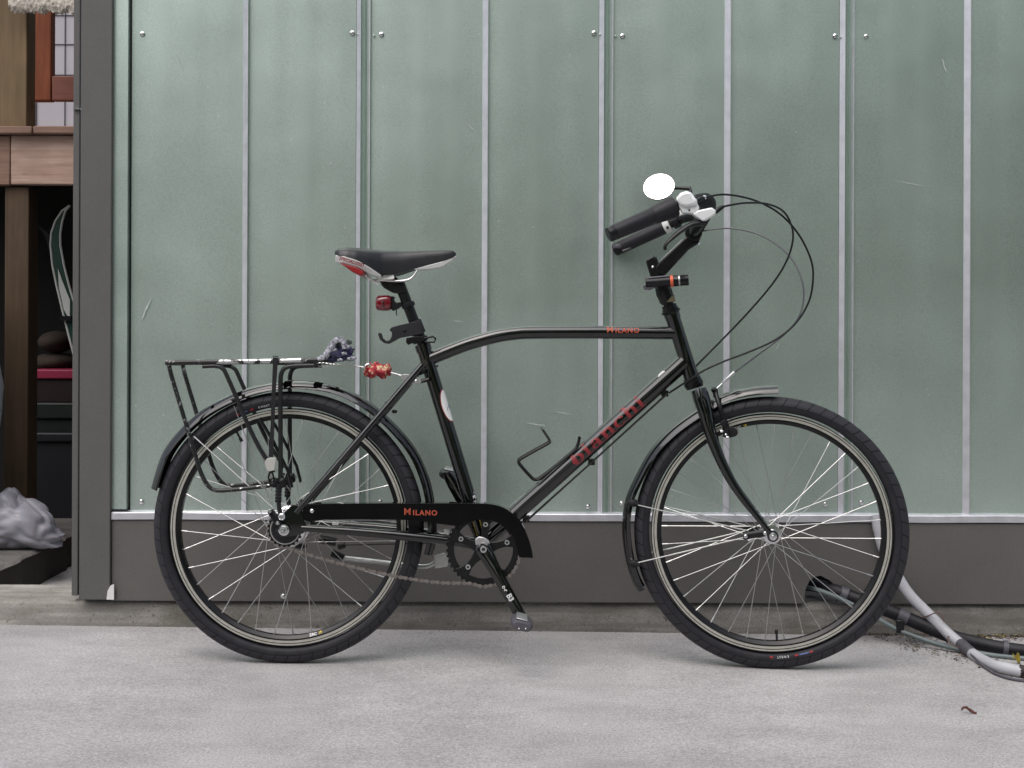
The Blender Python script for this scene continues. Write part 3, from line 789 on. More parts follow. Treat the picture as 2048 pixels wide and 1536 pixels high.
def bianchi():
    g = Glyphs(); S = .24
    g.r(.10, 0, .10 + S, 1.5); g.r(-.06, 1.38, .10, 1.5, 1); g.arc(.42, .5, .44, .5, -180, 180, .24, .13, 26); g.x += 1.0
    g.r(.10, 0, .10 + S, 1.0); g.r(-.05, .88, .10, 1.0, 1); g.r(-.05, 0, .10, .12, 1); g.r(.10 + S, 0, .5, .12, 1); g.r(.1, 1.22, .1 + S, 1.48, 2); g.x += .62
    g.arc(.30, .30, .32, .31, -180, 180, .2, .1, 22); g.r(.44, .1, .44 + S, .72, 3); g.arc(.36, .68, .32, .33, 0, 165, .22, .12, 12); g.r(.68, 0, .82, .12, 1); g.r(.5, 0, .68, .1, 1); g.x += .92
    g.r(.10, 0, .10 + S, 1.0); g.r(-.05, .88, .10, 1.0, 1); g.r(-.05, 0, .10, .12, 1); g.r(.10 + S, 0, .45, .12, 1); g.arc(.54, .6, .32, .40, 0, 150, .24, .14, 12); g.r(.62, 0, .62 + S, .62, 4); g.r(.50, 0, .62, .12, 1); g.r(.86, 0, .98, .12, 1); g.x += 1.08
    g.arc(.42, .5, .44, .5, 40, 320, .24, .13, 24); g.r(.6, .68, .8, .86, 1); g.x += .92
    g.r(.10, 0, .10 + S, 1.5); g.r(-.06, 1.38, .10, 1.5, 1); g.r(-.05, 0, .10, .12, 1); g.r(.10 + S, 0, .45, .12, 1); g.arc(.54, .6, .32, .40, 0, 150, .24, .14, 12); g.r(.62, 0, .62 + S, .62, 4); g.r(.50, 0, .62, .12, 1); g.r(.86, 0, .98, .12, 1); g.x += 1.08
    g.r(.10, 0, .10 + S, 1.0); g.r(-.05, .88, .10, 1.0, 1); g.r(-.05, 0, .10, .12, 1); g.r(.10 + S, 0, .5, .12, 1); g.r(.1, 1.22, .1 + S, 1.48, 2); g.x += .6
    return g
gl = bianchi()
l0 = F.p(1143, 922); s_start = (l0 - DT_A).dot((DT_B - DT_A).normalized()); l1 = F.p(1287, 797)
slen = (l1 - l0).length; ksc = slen / gl.x
fn = on_tube(DT_A, DT_B, .0205, s_start, -.0125)
q = MB()
for i, quad in enumerate(gl.q):
    lift = 1 + .000 * i
    pts = [fn(x * ksc, y * .0225) for x, y in quad]
    ax = DT_A + (DT_B - DT_A).normalized() * ((pts[0] - DT_A).dot((DT_B - DT_A).normalized()))
    off = (pts[0] - ax).normalized() * (.000012 * (i % 37))
    q.add([p + off for p in pts], [(0, 1, 2, 3)])
sub('lettering', q, M['red_print'], frame, 'red word bianchi along the down tube')
# MILANO on the top tube
a_, b_ = F.p(1212, 665), F.p(1281, 665)
tt0 = (F.p(1246, 665) - F.p(1150, 664.5)).length
lettering('M', .0225, on_tube(F.p(1150, 664.5), F.p(1352, 666), .0160, tt0 - .0325, .0065), M['orange_print'], frame, .0001)
lettering('ILANO', .0172, on_tube(F.p(1150, 664.5), F.p(1352, 666), .0160, tt0 + .009, .0048), M['orange_print'], frame, .0006, 0, 1.2, 'orange word MILANO on the top tube')
# stickers
def decal(fn, pts, m, name='sticker', n=1, label=None, parent=frame):
    q = MB(); c = [fn(x, y) for x, y in pts]; q.add(c, [list(range(len(c)))])
    return sub(name, q, m, parent, label)
def oval(rx, ry, n=10):
    rows = []
    for j in range(-n, n):
        a, b = [math.asin(max(-1, min(1, k_ / n))) for k_ in (j, j + 1)]
        rows.append([(-rx * math.cos(a), ry * math.sin(a)), (rx * math.cos(a), ry * math.sin(a)), (rx * math.cos(b), ry * math.sin(b)), (-rx * math.cos(b), ry * math.sin(b))])
    return rows
st_d = (st_top - BB).normalized()
def on_seat(s0, ang0, lift):
    sidev = Vector((st_d.z, 0, -st_d.x))
    if sidev.x < 0: sidev = -sidev
    def fn(t, s):
        a = ang0 + t / .0172
        return BB + st_d * (s0 + s) + (Vector((0, -1, 0)) * math.cos(a) + sidev * math.sin(a)) * (.0172 + lift)
    return fn
s_mid = (F.p(891, 812) - BB).dot(st_d)
for m_, rx, ry, lift in ((M['red_print'], .0175, .042, .0004), (M['white_print'], .0155, .0395, .0008)):
    q = MB(); fn = on_seat(s_mid, math.radians(62), lift)
    for row in oval(rx, ry, 12):
        for e in range(4):
            x = lambda a, b, k_: (a[0] + (b[0] - a[0]) * k_ / 4, a[1])
            q.add([fn(*x(row[0], row[1], e)), fn(*x(row[0], row[1], e + 1)), fn(*x(row[3], row[2], e + 1)), fn(*x(row[3], row[2], e))], [(0, 1, 2, 3)])
    sub('sticker', q, m_, frame, 'white oval sticker with red rim on the seat tube' if lift > .0005 else None)
q = MB(); fn = on_seat(s_mid, math.radians(62), .0011); q.add([fn(-.005, -.012), fn(.006, -.008), fn(.006, .002), fn(-.004, -.004)], [(0, 1, 2, 3)]); sub('sticker', q, M['blue_print'], frame)
fn = on_seat((F.p(950, 1057) - BB).dot(st_d), math.radians(5), .0006); q = MB(); q.add([fn(-.009, -.016), fn(.009, -.016), fn(.009, .018), fn(-.009, .018)], [(0, 1, 2, 3)]); sub('sticker', q, M['yellow_print'], frame, 'yellow sticker low on the seat tube')
for k_ in range(7):
    fn = on_seat((F.p(946, 992) - BB).dot(st_d) + random.uniform(-.014, .014), math.radians(50 + random.uniform(-12, 18)), .0006)
    w_ = random.uniform(.001, .003); h_ = random.uniform(.001, .004)
    q = MB(); q.add([fn(-w_, -h_), fn(w_, -h_ * .4), fn(w_ * .6, h_), fn(-w_, h_ * .7)], [(0, 1, 2, 3)]); sub('scuff', q, M['white_print'], frame)
for k_ in range(12):
    s_ = (F.p(1028 + k_ * 2.6, 1020 - k_ * 2.3) - DT_A).dot((DT_B - DT_A).normalized())
    fn = on_tube(DT_A, DT_B, .0205, s_, .0300 + random.uniform(-.002, .002)); w_ = random.uniform(.0012, .0026); h_ = random.uniform(.001, .0022)
    q = MB(); q.add([fn(-w_, -h_), fn(w_, -h_), fn(w_ * .7, h_), fn(-w_, h_)], [(0, 1, 2, 3)]); sub('scuff', q, M['white_print'], frame)
fn = on_tube(DT_A, DT_B, .0205, (F.p(1322, 748) - DT_A).dot((DT_B - DT_A).normalized()), .0215); q = MB()
q.add([fn(-.012, -.004), fn(.011, -.0045), fn(.008, .005), fn(-.006, .004)], [(0, 1, 2, 3)]); sub('sticker', q, M['white_print'], frame)
# frame fittings: cable clips under the down tube, bottle cage bosses
for u, v in ((1330, 789), (1183, 926), (1052, 1040)):
    q = MB(); a = F.p(u, v, -.006); q.box((a.x - .008, -.010, a.z - .005), (a.x + .008, .010, a.z + .010))
    sub('cable_stop', q, M['black_metal'], frame, bev=.001)

# ---- wheels
SPOKE_CACHE = {}
def wheel(c, R, fr_steer, rear):
    mw = (SREL if fr_steer else Matrix.Identity(4)) @ Matrix.Translation(c)
    h = MB()
    if rear:
        h.lathe([(0, -.048), (.030, -.048), (.045, -.042), (.0475, -.038), (.0475, -.034), (.040, -.030), (.040, .022), (.0475, .026), (.0475, .031), (.044, .034), (.030, .045), (0, .045)], n=40)
        h.cyl((0, -.086, 0), (0, .086, 0), .0048, 12)
        fr_, fy = .0445, (-.036, .0285)
    else:
        h.lathe([(0, -.044), (.011, -.044), (.013, -.037), (.0225, -.036), (.0225, -.032), (.013, -.030), (.0115, 0), (.013, .030), (.0225, .032), (.0225, .036), (.013, .037), (.011, .044), (0, .044)], n=32)
        h.cyl((0, -.068, 0), (0, .068, 0), .0045, 12)
        fr_, fy = .0205, (-.034, .034)
    w = put('wheel', h.mesh('hub', M['silver']), bike, mw)
    # tyre
    q = MB(); tr, wy = .0225, .0225; rc_ = R - tr
    prof = []
    for k_ in range(19):
        a = math.radians(-128 + 256 * k_ / 18)
        prof.append((rc_ + tr * math.cos(a), wy * math.sin(a)))
    # worn wavy outline of the tread
    q.lathe(prof, n=120, closed=True); sub('tyre', q, M['tyre'], w, sharp=60)
    ro = R - .0425
    q = MB(); q.lathe([(ro, -.0128), (ro + .0015, -.0125), (ro + .0015, -.0105), (ro - .004, -.009), (ro - .004, .009), (ro + .0015, .0105), (ro + .0015, .0125), (ro, .0128), (ro - .0155, .0130), (ro - .0230, .0075), (ro - .0230, -.0075), (ro - .0155, -.0130)], n=120, closed=True)
    sub('rim', q, M['black_metal'], w, sharp=25)
    for sgn in (-1, 1):
        for r0, r1 in ((.0004, .0042), (.0060, .0118)):
            q = MB(); q.lathe([(ro - r0, sgn * .0126), (ro - r0, sgn * .01345), (ro - r1, sgn * .01345), (ro - r1, sgn * .0126)], n=120, closed=True)
            sub('brake_track', q, M['rimtrack'], w, sharp=25)
    rin = ro - .0225
    N = 36
    for side in (0, 1):
        for lead in (-1, 1):
            y0 = fy[side] + (-.0012 if lead > 0 else .0012); y1 = (.004 if side else -.004)
            offs = math.radians(62 if rear else 66) * lead
            a = Vector((fr_ * math.cos(offs), y0, fr_ * math.sin(offs))); b = Vector((rin, y1, 0))
            d = (b - a).normalized(); L = (b - a).length
            q = MB(); q.tube([a, a + d * (L - .015), a + d * (L - .0145), b], [.00088, .00088, .0017, .0017], 6)
            me = q.mesh('spoke', M['steel'])
            for k_ in range(N // 4):
                ang = 2 * PI * (k_ * 4 + side * 2 + (0 if lead > 0 else 1) + (.3 if rear else .8)) / N
                put('spoke', me, w, Matrix.Rotation(-ang, 4, 'Y'))
    # valve
    ang = math.radians(-86 if not rear else 120)
    d = Vector((math.cos(ang), 0, math.sin(ang)))
    q = MB(); q.tube([d * (rin + .002), d * (rin - .016), d * (rin - .0165), d * (rin - .026)], [.0026, .0026, .0042, .0040], 8); sub('valve', q, M['dark_rubber'], w)
    return w, mw, ro
wr, wrm, ro_r = wheel(RC, RR, False, True)
FA = G.p(1546, 1073, -.066); FC = Vector((FA.x, 0, FA.z))
contact = G.p(1541, 1336.5, 0)
FR_ = .5 * (RR + FC.z - contact.z)
wf, wfm, ro_f = wheel(FC, FR_, True, False)
print('wheel radii', RR, FR_, FC.z - contact.z, 'wheelbase', FC.x - RC.x)
# prints on tyres and rims
def on_side(ang0, r0, y, flip=1, R=None, curved=False):
    def fn(x, t):
        r = r0 + t * flip; a = ang0 - flip * x / r0
        yy = y
        if R:
            rc_ = R - .0225; yy = -math.sqrt(max(0, .0225 ** 2 - (r - rc_) ** 2)) - .0007
        return Vector((r * math.cos(a), yy, r * math.sin(a)))
    return fn
def ring_mark(a0, a1, r0, r1, R, m, parent):
    fn = on_side(0, (r0 + r1) / 2, 0, 1, R); q = MB(); n = 6
    for i in range(n):
        a, b = a0 + (a1 - a0) * i / n, a0 + (a1 - a0) * (i + 1) / n; rm = (r0 + r1) / 2
        q.add([fn(-a * rm, r0 - rm), fn(-b * rm, r0 - rm), fn(-b * rm, r1 - rm), fn(-a * rm, r1 - rm)], [(0, 1, 2, 3)])
    sub('tyre_mark', q, m, parent)
rt = RR - .030
lettering('KWEST', .0070, on_side(math.radians(102), rt, 0, 1, RR), M['white_print'], wr, 0, 0, 1.35)
ring_mark(math.radians(107), math.radians(108.6), rt - .002, rt + .002, RR, M['red_plastic'], wr)
ring_mark(math.radians(97.0), math.radians(98.2), rt - .002, rt + .002, RR, M['red_plastic'], wr)
ring_mark(math.radians(110), math.radians(113.5), rt - .0013, rt + .0013, RR, M['blue_print'], wr)
ring_mark(math.radians(114), math.radians(115.5), rt - .002, rt + .002, RR, M['red_plastic'], wr)
lettering('KWEST', .0072, on_side(math.radians(-84), rt, 0, 1, FR_), M['white_print'], wf, 0, 0, 1.35)
ring_mark(math.radians(-90), math.radians(-88.6), rt - .002, rt + .002, FR_, M['red_plastic'], wf)
ring_mark(math.radians(-78.6), math.radians(-77), rt - .002, rt + .002, FR_, M['red_plastic'], wf)
ring_mark(math.radians(-76.5), math.radians(-72), rt - .0013, rt + .0013, FR_, M['blue_print'], wf)
ring_mark(math.radians(-71.5), math.radians(-70), rt - .002, rt + .002, FR_, M['red_plastic'], wf)
rl = ro_r - .0195
def on_rim(ang0, r0, flip=1):
    def fn(x, t):
        k_ = (t * flip); r = r0 + k_; a = ang0 - flip * x / r0
        return Vector((r * math.cos(a), -.0130 + (.0155 - (ro_r - r)) * -.73 - .0008, r * math.sin(a)))
    return fn
lettering('ZAC', .0085, on_rim(math.radians(-76), rl, -1), M['white_print'], wr, .0004)
lettering('19', .0085, on_rim(math.radians(-72.2), rl, -1), M['yellow_print'], wr, .0004)
lettering('ZAC', .0085, on_rim(math.radians(108), rl, 1), M['white_print'], wf, .0004)
lettering('19', .0085, on_rim(math.radians(104), rl, 1), M['yellow_print'], wf, .0004)
# front axle fittings
q = MB(); q.lathe([(0, -.0735), (.004, -.0735), (.0045, -.0715), (.0085, -.0710), (.0095, -.0690), (.0095, -.0645), (0, -.0645)], n=20); sub('axle_nut', q, M['silver'], wf)
q = MB(); q.lathe([(0, .0735), (.006, .0735), (.0095, .0690), (.0095, .0645), (0, .0645)], n=20)
a = G.p(1497, 1083, .07) - FC; q.tube([(0, .072, 0), (a.x * .5, .076, a.z * .5 - .004), (a.x, .074, a.z)], [.005, .004, .0065], 10, sub=4); sub('quick_release', q, M['silver'], wf)
# rear hub: sprocket, cover, nut, shift arm
q = MB(); n = 22
ringp = []
for k_ in range(n * 4):
    r_ = .0425 if k_ % 4 in (1, 2) else .0385; a = 2 * PI * k_ / (n * 4); ringp.append((r_ * math.cos(a), r_ * math.sin(a)))
q.prism(ringp, -.0545, -.0525); sub('sprocket', q, M['black_metal'], wr)
q = MB(); q.lathe([(0, -.0600), (.026, -.0600), (.031, -.0585), (.033, -.0550), (.033, -.0548), (0, -.0548)], n=32); sub('hub_cover', q, M['black_plastic'], wr)
q = MB(); q.lathe([(.0335, -.0555), (.0360, -.0555), (.0360, -.0546), (.0335, -.0546)], n=40, closed=True); sub('lock_ring', q, M['alloy'], wr)
q = MB(); q.lathe([(0, -.090), (.0035, -.090), (.0045, -.0880), (.0045, -.0800), (.0095, -.0800), (.0100, -.0735), (.0130, -.0730), (.0130, -.0700), (0, -.0700)], n=18); sub('axle_nut', q, M['silver'], wr)
q = MB(); q.lathe([(.013, .066), (.013, .073), (.0095, .0735), (.0095, .080), (.0045, .082), (0, .082)], n=18); sub('axle_nut', q, M['silver'], wr)
q = MB(); a = F.p(541, 1022, -.07) - RC; b = F.p(556, 1046, -.072) - RC
q.tube([a + (a - b).normalized() * .003, a, b], [.006, .0085, .0085], 10, flat=.35); q.tube([b, Vector((0, -.066, 0))], [.0085, .012], 10, flat=.3); sub('shift_arm', q, M['black_metal'], wr)
for d_ in (a, b):
    q = MB(); q.lathe([(0, -.006), (.003, -.006), (.0052, -.003), (.0055, 0), (0, 0)], c=(d_.x, -.0745, d_.z), n=12); sub('bolt', q, M['silver'], wr)

# ---- fenders
def fender(pts, fr, w=.027, drop=.0195, steer=False, name='fender'):
    crown = [fr.p(u, v, 0) for u, v in pts]
    crown, _ = smooth_path(crown, [0] * len(crown), 6)
    rings = []; n = 12
    for i, p in enumerate(crown):
        t = (crown[min(i + 1, len(crown) - 1)] - crown[max(i - 1, 0)]).normalized()
        nrm = Vector((-t.z, 0, t.x))
        sec = []
        for sgn, off in ((1, 0), (-1, .0013)):
            arc = []
            for k_ in range(n + 1):
                e = -1 + 2 * k_ / n
                yy = (w - off) * math.sin(e * 1.35) / math.sin(1.35); dd = drop * (1 - math.cos(e * 1.35)) / (1 - math.cos(1.35)) + off
                arc.append(p + Vector((0, yy, 0)) - nrm * dd * FSG)
            sec += arc if sgn > 0 else arc[::-1]
        rings.append(sec)
    q = MB(); q.loft(rings)
    return fp(name, q, M['paint'], steer=steer, sharp=50)
FSG = 1
RF = [(303, 975), (327, 903), (373, 846), (427, 806), (498, 775), (573, 761), (648, 765), (707, 784), (769, 826), (827, 889), (857, 950), (871, 1012), (874, 1072), (866, 1110)]
fr_rear = fender(RF, F)
FF = [(1274.5, 1183), (1263, 1160), (1250, 1115), (1243.5, 1055), (1250.5, 998), (1273, 946), (1301, 897), (1341, 855), (1397, 815), (1446, 787), (1502, 773), (1554, 769)]
fr_front = fender(FF, G, steer=True)
# fender stays and clips
def stay(pts, fr, par, y, r=.0017):
    q = MB(); q.tube([fr.p(u, v, y) for u, v in pts], r, 8); return sub('stay', q, M['steel'], par)
for y in (-.062,):
    stay([(1497, 1062), (1276, 1010)], G, fr_front, -.045); stay([(1497, 1073), (1277, 1125)], G, fr_front, -.045)
for e in ((1497, 1062, 1276, 1010), (1497, 1073, 1277, 1125)):
    a, b = G.p(e[0], e[1], -.045), G.p(e[2], e[3], -.045); q = MB(); q.tube(mir([a, b]), .0017, 8); sub('stay', q, M['steel'], fr_front)
for sgn in (1, -1):
    q = MB(); a, b = G.p(1491, 1072, -.050), G.p(1530, 1066, -.056)
    if sgn < 0: a, b = mir([a, b])
    q.tube([a + (a - b).normalized() * .006, a, b], [.0075, .0088, .0082], 10, flat=.6); sub('stay_bracket', q, M['black_plastic'], fr_front)
    for e_ in (a, b):
        q = MB(); q.ball(e_ + Vector((0, -sgn * .0057, 0)), .0052, 10, (1, .6, 1)); sub('bolt', q, M['silver'], fr_front)
for u, v in ((1266, 1006), (1268, 1127)):
    q = MB(); a = G.p(u, v, -.024); q.ball(a, .0115, 12, (1.25, .8, .85)); q.cyl(a, a + Vector((.016, -.012, 0)), .005, 8); sub('stay_clip', q, M['dark_rubber'], fr_front)
q = MB(); q.ball(G.p(1244, 1006, -.01), .004, 8); sub('bolt', q, M['silver'], fr_front)
for e in ((388, 873, 545, 1015),):
    a, b = F.p(e[0], e[1], -.040), F.p(e[2], e[3], -.066)
    for t_ in ([a, b], mir([a, b])):
        q = MB(); q.tube(t_, .0017, 8); sub('stay', q, M['steel'], fr_rear)
a, b = F.p(468, 812, -.030), F.p(545, 1015, -.066)
for t_ in ([a, b], mir([a, b])):
    q = MB(); q.tube(t_, .0012, 8); sub('stay', q, M['steel'], fr_rear)
for u, v in ((388, 880), (468, 800), (775, 806), (789, 823)):
    q = MB(); q.ball(F.p(u, v, -.027), .006, 10, (1.2, .7, .8)); sub('stay_clip', q, M['black_plastic'], fr_rear)

# ---- fork
q = MB()
bl_uv = [(1398, 780), (1404, 800), (1411, 824), (1422, 869), (1442, 922), (1470, 974), (1503, 1019), (1538, 1062)]
yb = [-.030, -.036, -.042, -.050, -.054, -.057, -.059, -.0605]
bl = [G.p(u, v, y) for (u, v), y in zip(bl_uv, yb)]
rb = [.0185, .0200, .0185, .0145, .0125, .0105, .0085, .0062]
steer_top = G.p(1322, 575)
q.tube([hb + HAX * .004, hb - HAX * .016], [.0185, .0205], 20)
fork = fp('fork', q, M['paint'], steer=True)
for t_ in (bl, mir(bl)):
    q = MB(); q.tube(t_, rb, 16, sub=5); sub('fork_blade', q, M['paint'], fork)
    e = t_[-1]; q = MB(); y_ = e.y
    q.lathe([(0, y_ - .004), (.0135, y_ - .004), (.0135, y_ + .003), (0, y_ + .003)], c=(FC.x, 0, FC.z), n=20); q.tube([e, Vector((FC.x, y_, FC.z))], [.0062, .0085], 10); sub('fork_end', q, M['paint'], fork)
q = MB(); c0 = (bl[0] + mir(bl)[0]) / 2
q.tube([bl[1], Vector((bl[1].x, 0, bl[1].z + .012)), mir(bl)[1]], .0165, 14, sub=4); sub('fork_crown', q, M['paint'], fork)
# headset
q = MB(); ax = lambda s: hb + HAX * s
L_h = (ht - hb).length
q.tube([ax(-.024), ax(-.018), ax(-.016), ax(-.008), ax(-.007), ax(.001), ax(.002)], [.0205, .0225, .0235, .0235, .0215, .0215, .0195], 24); fp('headset_cup', q, M['black_metal'], sharp=25)
q = MB(); q.tube([ax(L_h - .001), ax(L_h + .002), ax(L_h + .004), ax(L_h + .007), ax(L_h + .008), ax(L_h + .012), ax(L_h + .013), ax(L_h + .021), ax(L_h + .022)], [.0195, .0215, .0235, .0235, .0205, .0205, .0185, .0180, .0155], 24); fp('headset_cup', q, M['black_metal'], sharp=25)
# ---- stem, tape wrap, bars
S0 = ht + HAX * .02; S1 = G.p(1303, 517)
q = MB(); q.tube([S0, S0.lerp(S1, .35), S0.lerp(S1, .62), S1], [.0128, .0128, .0128, .0128], 18)
stem = fp('stem', q, M['black_metal'], steer=True)
q = MB()
sd_ = (S1 - S0).normalized()
q.tube([S0 + sd_ * .006, S0 + sd_ * .012, S0 + sd_ * .026, S0 + sd_ * .034, S0 + sd_ * .050, S0 + sd_ * .058], [.0150, .0185, .0195, .0205, .0175, .0165], 9); sub('tape_wrap', q, M['black_plastic'], stem, sharp=20)
q = MB(); c = S0 + sd_ * .016
q.add([c + Vector((.0, -.0205, -.006)), c + Vector((.021, -.0150, -.006)), c + Vector((.0175, -.0185, .012)), c + Vector((.010, -.0205, .006))], [(0, 1, 2, 3)]); sub('tape_patch', q, M['tan_tape'], stem)
blk = XZ([(1291, 522), (1307, 511), (1315, 520), (1325, 548), (1320, 562), (1303, 560)], 0, G)
q = MB(); q.prism(blk, -.013, .013); sub('stem_cap', q, M['black_metal'], stem, bev=.003)
ext = XZ([(1310, 535), (1318, 524), (1368, 477), (1384, 466), (1402, 474), (1396, 488), (1377, 500), (1330, 551), (1316, 552)], 0, G)
q = MB(); q.prism(ext, -.016, .016); sub('stem_arm', q, M['black_metal'], stem, bev=.004)
tp = XZ([(1315, 526), (1365, 479), (1368, 482), (1318, 530)], 0, G)
q = MB(); q.prism(tp, -.010, .010); sub('stem_plate', q, M['alloy'], stem, bev=.001)
CL = G.p(1387, 466)
q = MB(); q.cyl(CL + Vector((0, -.024, 0)), CL + Vector((0, .024, 0)), .0205, 24); sub('stem_clamp', q, M['black_metal'], stem, bev=.002)
for e_ in ((1398, 487, -.016), (1306, 534, -.012), (1374, 462, -.018)):
    q = MB(); q.ball(G.p(*e_), .0042, 8); sub('bolt', q, M['silver'], stem)
# handlebar: rises out of the clamp, bends, sweeps back to the grips
E0, E1 = G.p(1216, 470, -.305), G.p(1352, 412, -.262)        # near grip: rear end, front end
gd = (E0 - E1).normalized()
barp = [CL, CL + Vector((.001, -.05, .002)), G.p(1402, 443, -.085), G.p(1416, 412, -.145), G.p(1411, 401, -.19), G.p(1392, 401, -.232), E1, E0]
q = MB(); q.tube([CL + Vector((0, .06, .002)) if False else CL] + barp[1:], .0118, 14, sub=6)
bar2 = mir(barp); q.tube([CL] + bar2[1:], .0118, 14, sub=6)
bar = fp('handlebar', q, M['black_metal'], steer=True)
for b_ in (barp, bar2):
    q = MB(); q.tube([b_[2], b_[3], b_[4], b_[5]], [.0165, .0185, .0175, .013], 14, sub=5); sub('bar_sleeve', q, M['dark_rubber'], bar)
def grip(e0, e1, par, flare):
    d = (e0 - e1); q = MB()
    if flare:
        q.tube([e1 + d * .02, e1 + d * .06, e1 + d * .30, e1 + d * .335, e1 + d * .345, e1 + d * .355, e1 + d * .86, e1 + d * .89], [.0240, .0250, .0205, .0193, .0183, .0190, .0175, .0178], 20)
    else:
        q.tube([e1 + d * .12, e1 + d * .14, e1 + d * .86, e1 + d * .89], [.0178, .0190, .0178, .0178], 20)
    g_ = sub('grip', q, M['grip'], par)
    q = MB(); q.tube([e1 + d * .89, e1 + d * .9, e1 + d * .905, e1 + d * .91, e1 + d * .985, e1 + d], [.0178, .0178, .0168, .0172, .0172, .0145], 20); sub('bar_end', q, M['black_plastic'], par, sharp=30)
grip(E0, E1, bar, True)
M0, M1 = mir([E0, E1]); grip(M0, M1, bar, False)
# little plugs / levers at the far bar end
q = MB(); c = M0 + (M1 - M0).normalized() * .012
q.ball(c + Vector((0, -.019, .004)), .008, 8, (1.3, .6, .8)); q.tube([c + Vector((.012, -.017, -.008)), c + Vector((.034, -.0185, .001))], .0035, 8); sub('bar_end_clip', q, M['tape'], bar)
# far side: white bell clamp and silver shifter band
d = (M0 - M1)
q = MB(); q.tube([M1 + d * .02, M1 + d * .115], .0205, 18); sub('shifter_band', q, M['white_plastic'], bar)
lettering('e', .013, lambda x, t: M1 + d * .07 + Vector((x, -.0212, t - .006)), M['black_print'], bar, .0008)
q = MB(); q.tube([M1 + d * -.13, M1 + d * -.03], .0185, 16); sub('clamp', q, M['black_plastic'], bar)
q = MB(); q.tube([M1 + d * -.22 + Vector((.004, 0, .012)), M1 + d * -.10 + Vector((.004, 0, .0135))], .0135, 12); sub('bell', q, M['white_plastic'], bar)
# near brake lever and twist shifter in silver paint
def plate(pts, y0, y1, m, name, bev=.003, par=bar, label=None):
    q = MB(); q.prism(XZ(pts, (y0 + y1) / 2, G), y0, y1, .94); return sub(name, q, m, par, label, bev)
plate([(1353, 394), (1360, 386), (1372, 382), (1383, 384), (1390, 396), (1395, 398), (1396, 410), (1372, 416), (1360, 412), (1354, 404)], -.262, -.292, M['lever'], 'shifter_housing', .006)
plate([(1355, 404), (1364, 411), (1394, 404), (1400, 416), (1392, 430), (1382, 429), (1364, 427), (1358, 416)], -.262, -.284, M['lever'], 'lever_body', .004)
plate([(1383, 429), (1395, 421), (1424, 415), (1433, 422), (1431, 430), (1408, 444), (1402, 443)], -.255, -.286, M['lever'], 'brake_lever_mount', .003)
q = MB(); q.ball(G.p(1378.5, 420, -.2845), .0024, 8); sub('pin', q, M['black_print'], bar)
lev = [G.p(1408, 446, -.268), G.p(1398, 446, -.275), G.p(1380, 450, -.282), G.p(1360, 463, -.29), G.p(1342, 478, -.296), G.p(1334, 486, -.30), G.p(1330, 494, -.302), G.p(1331, 500, -.302)]
q = MB(); q.tube(lev, [.007, .0072, .0065, .0055, .0048, .0042, .0036, .0036], 12, sub=5, flat=1.3); sub('brake_lever', q, M['black_metal'], bar)
q = MB(); q.tube([G.p(1431, 424, -.27), G.p(1436, 419, -.268), G.p(1447, 413, -.262)], [.0055, .0062, .0040], 10); q.tube([G.p(1394, 402, -.275), G.p(1399, 399, -.27), G.p(1410, 395, -.262)], [.0055, .0058, .0038], 10); sub('barrel_adjuster', q, M['black_plastic'], bar)
q = MB(); q.tube([G.p(1406, 395, -.264), G.p(1411, 394.5, -.262)], .0048, 10); sub('ferrule', q, M['silver'], bar)
# mirror on the far bar, glass turned up toward the sky
mc = G.p(1318, 374, .245)
mn = Vector((-.16, -1.0, .56)).normalized()
rot = Vector((0, -1, 0)).rotation_difference(mn).to_matrix().to_4x4()
kk = S_PX * (1 + .27 / DIST)
q = MB(); q.lathe([(0, .009), (.025, .009), (.0398, .003), (.0418, -.002), (.0418, -.0035), (.0404, -.0035), (.0404, -.002), (0, -.002)], n=40)
for i, p in enumerate(q.v): q.v[i] = Matrix.Translation(mc) @ rot @ p
mir_o = fp('mirror', q, M['black_plastic'], steer=True)
q = MB(); prof = [(0, -.0045)] + [(.0403 * k_ / 8, -.0045 + .0016 * (k_ / 8) ** 2) for k_ in range(1, 9)] + [(.0403, -.0022)]
q.lathe(prof, n=40)
for i, p in enumerate(q.v): q.v[i] = Matrix.Translation(mc) @ rot @ p
sub('mirror_glass', q, M['mirror'], mir_o, sharp=60)
q = MB(); q.tube([mc + mn * -.008, G.p(1356, 376, .25), G.p(1380, 377, .245), G.p(1381, 384, .24), bar2[5]], [.005, .0045, .0055, .005, .006], 10); sub('mirror_arm', q, M['black_metal'], mir_o)
# ---- cables
def cable(pts, r, m, name='cable', fr=G, ys=None):
    q = MB(); q.tube([fr.p(*p) for p in pts], r, 8, sub=7); return fp(name, q, m, steer=(fr is G))
cable([(1408, 395, -.262), (1452, 389, -.23), (1510, 401, -.17), (1560, 428, -.12), (1598, 470, -.08), (1622, 520, -.06), (1626, 560, -.05), (1617, 605, -.045), (1590, 648, -.042), (1550, 680, -.040), (1500, 703, -.036), (1450, 722, -.034), (1410, 740, -.034), (1372, 764, -.030), (1338, 786, -.016)], .0024, M['black_plastic'])
cable([(1446, 413, -.262), (1490, 406, -.22), (1535, 408, -.17), (1568, 424, -.12), (1584, 455, -.08), (1585, 485, -.06), (1574, 520, -.04), (1552, 558, -.02), (1515, 604, 0), (1465, 658, .02), (1400, 724, .03), (1370, 756, .03)], .0024, M['black_plastic'])
cable([(1402, 463, .10), (1430, 458, .10), (1465, 457, .09), (1510, 466, .07), (1552, 488, .05), (1585, 520, .03), (1604, 562, .01), (1607, 600, 0), (1596, 636, -.01), (1565, 672, -.015), (1510, 714, -.018), (1468, 745, -.02)], .0021, mat('grey_cable', (.07, .075, .085), .35))
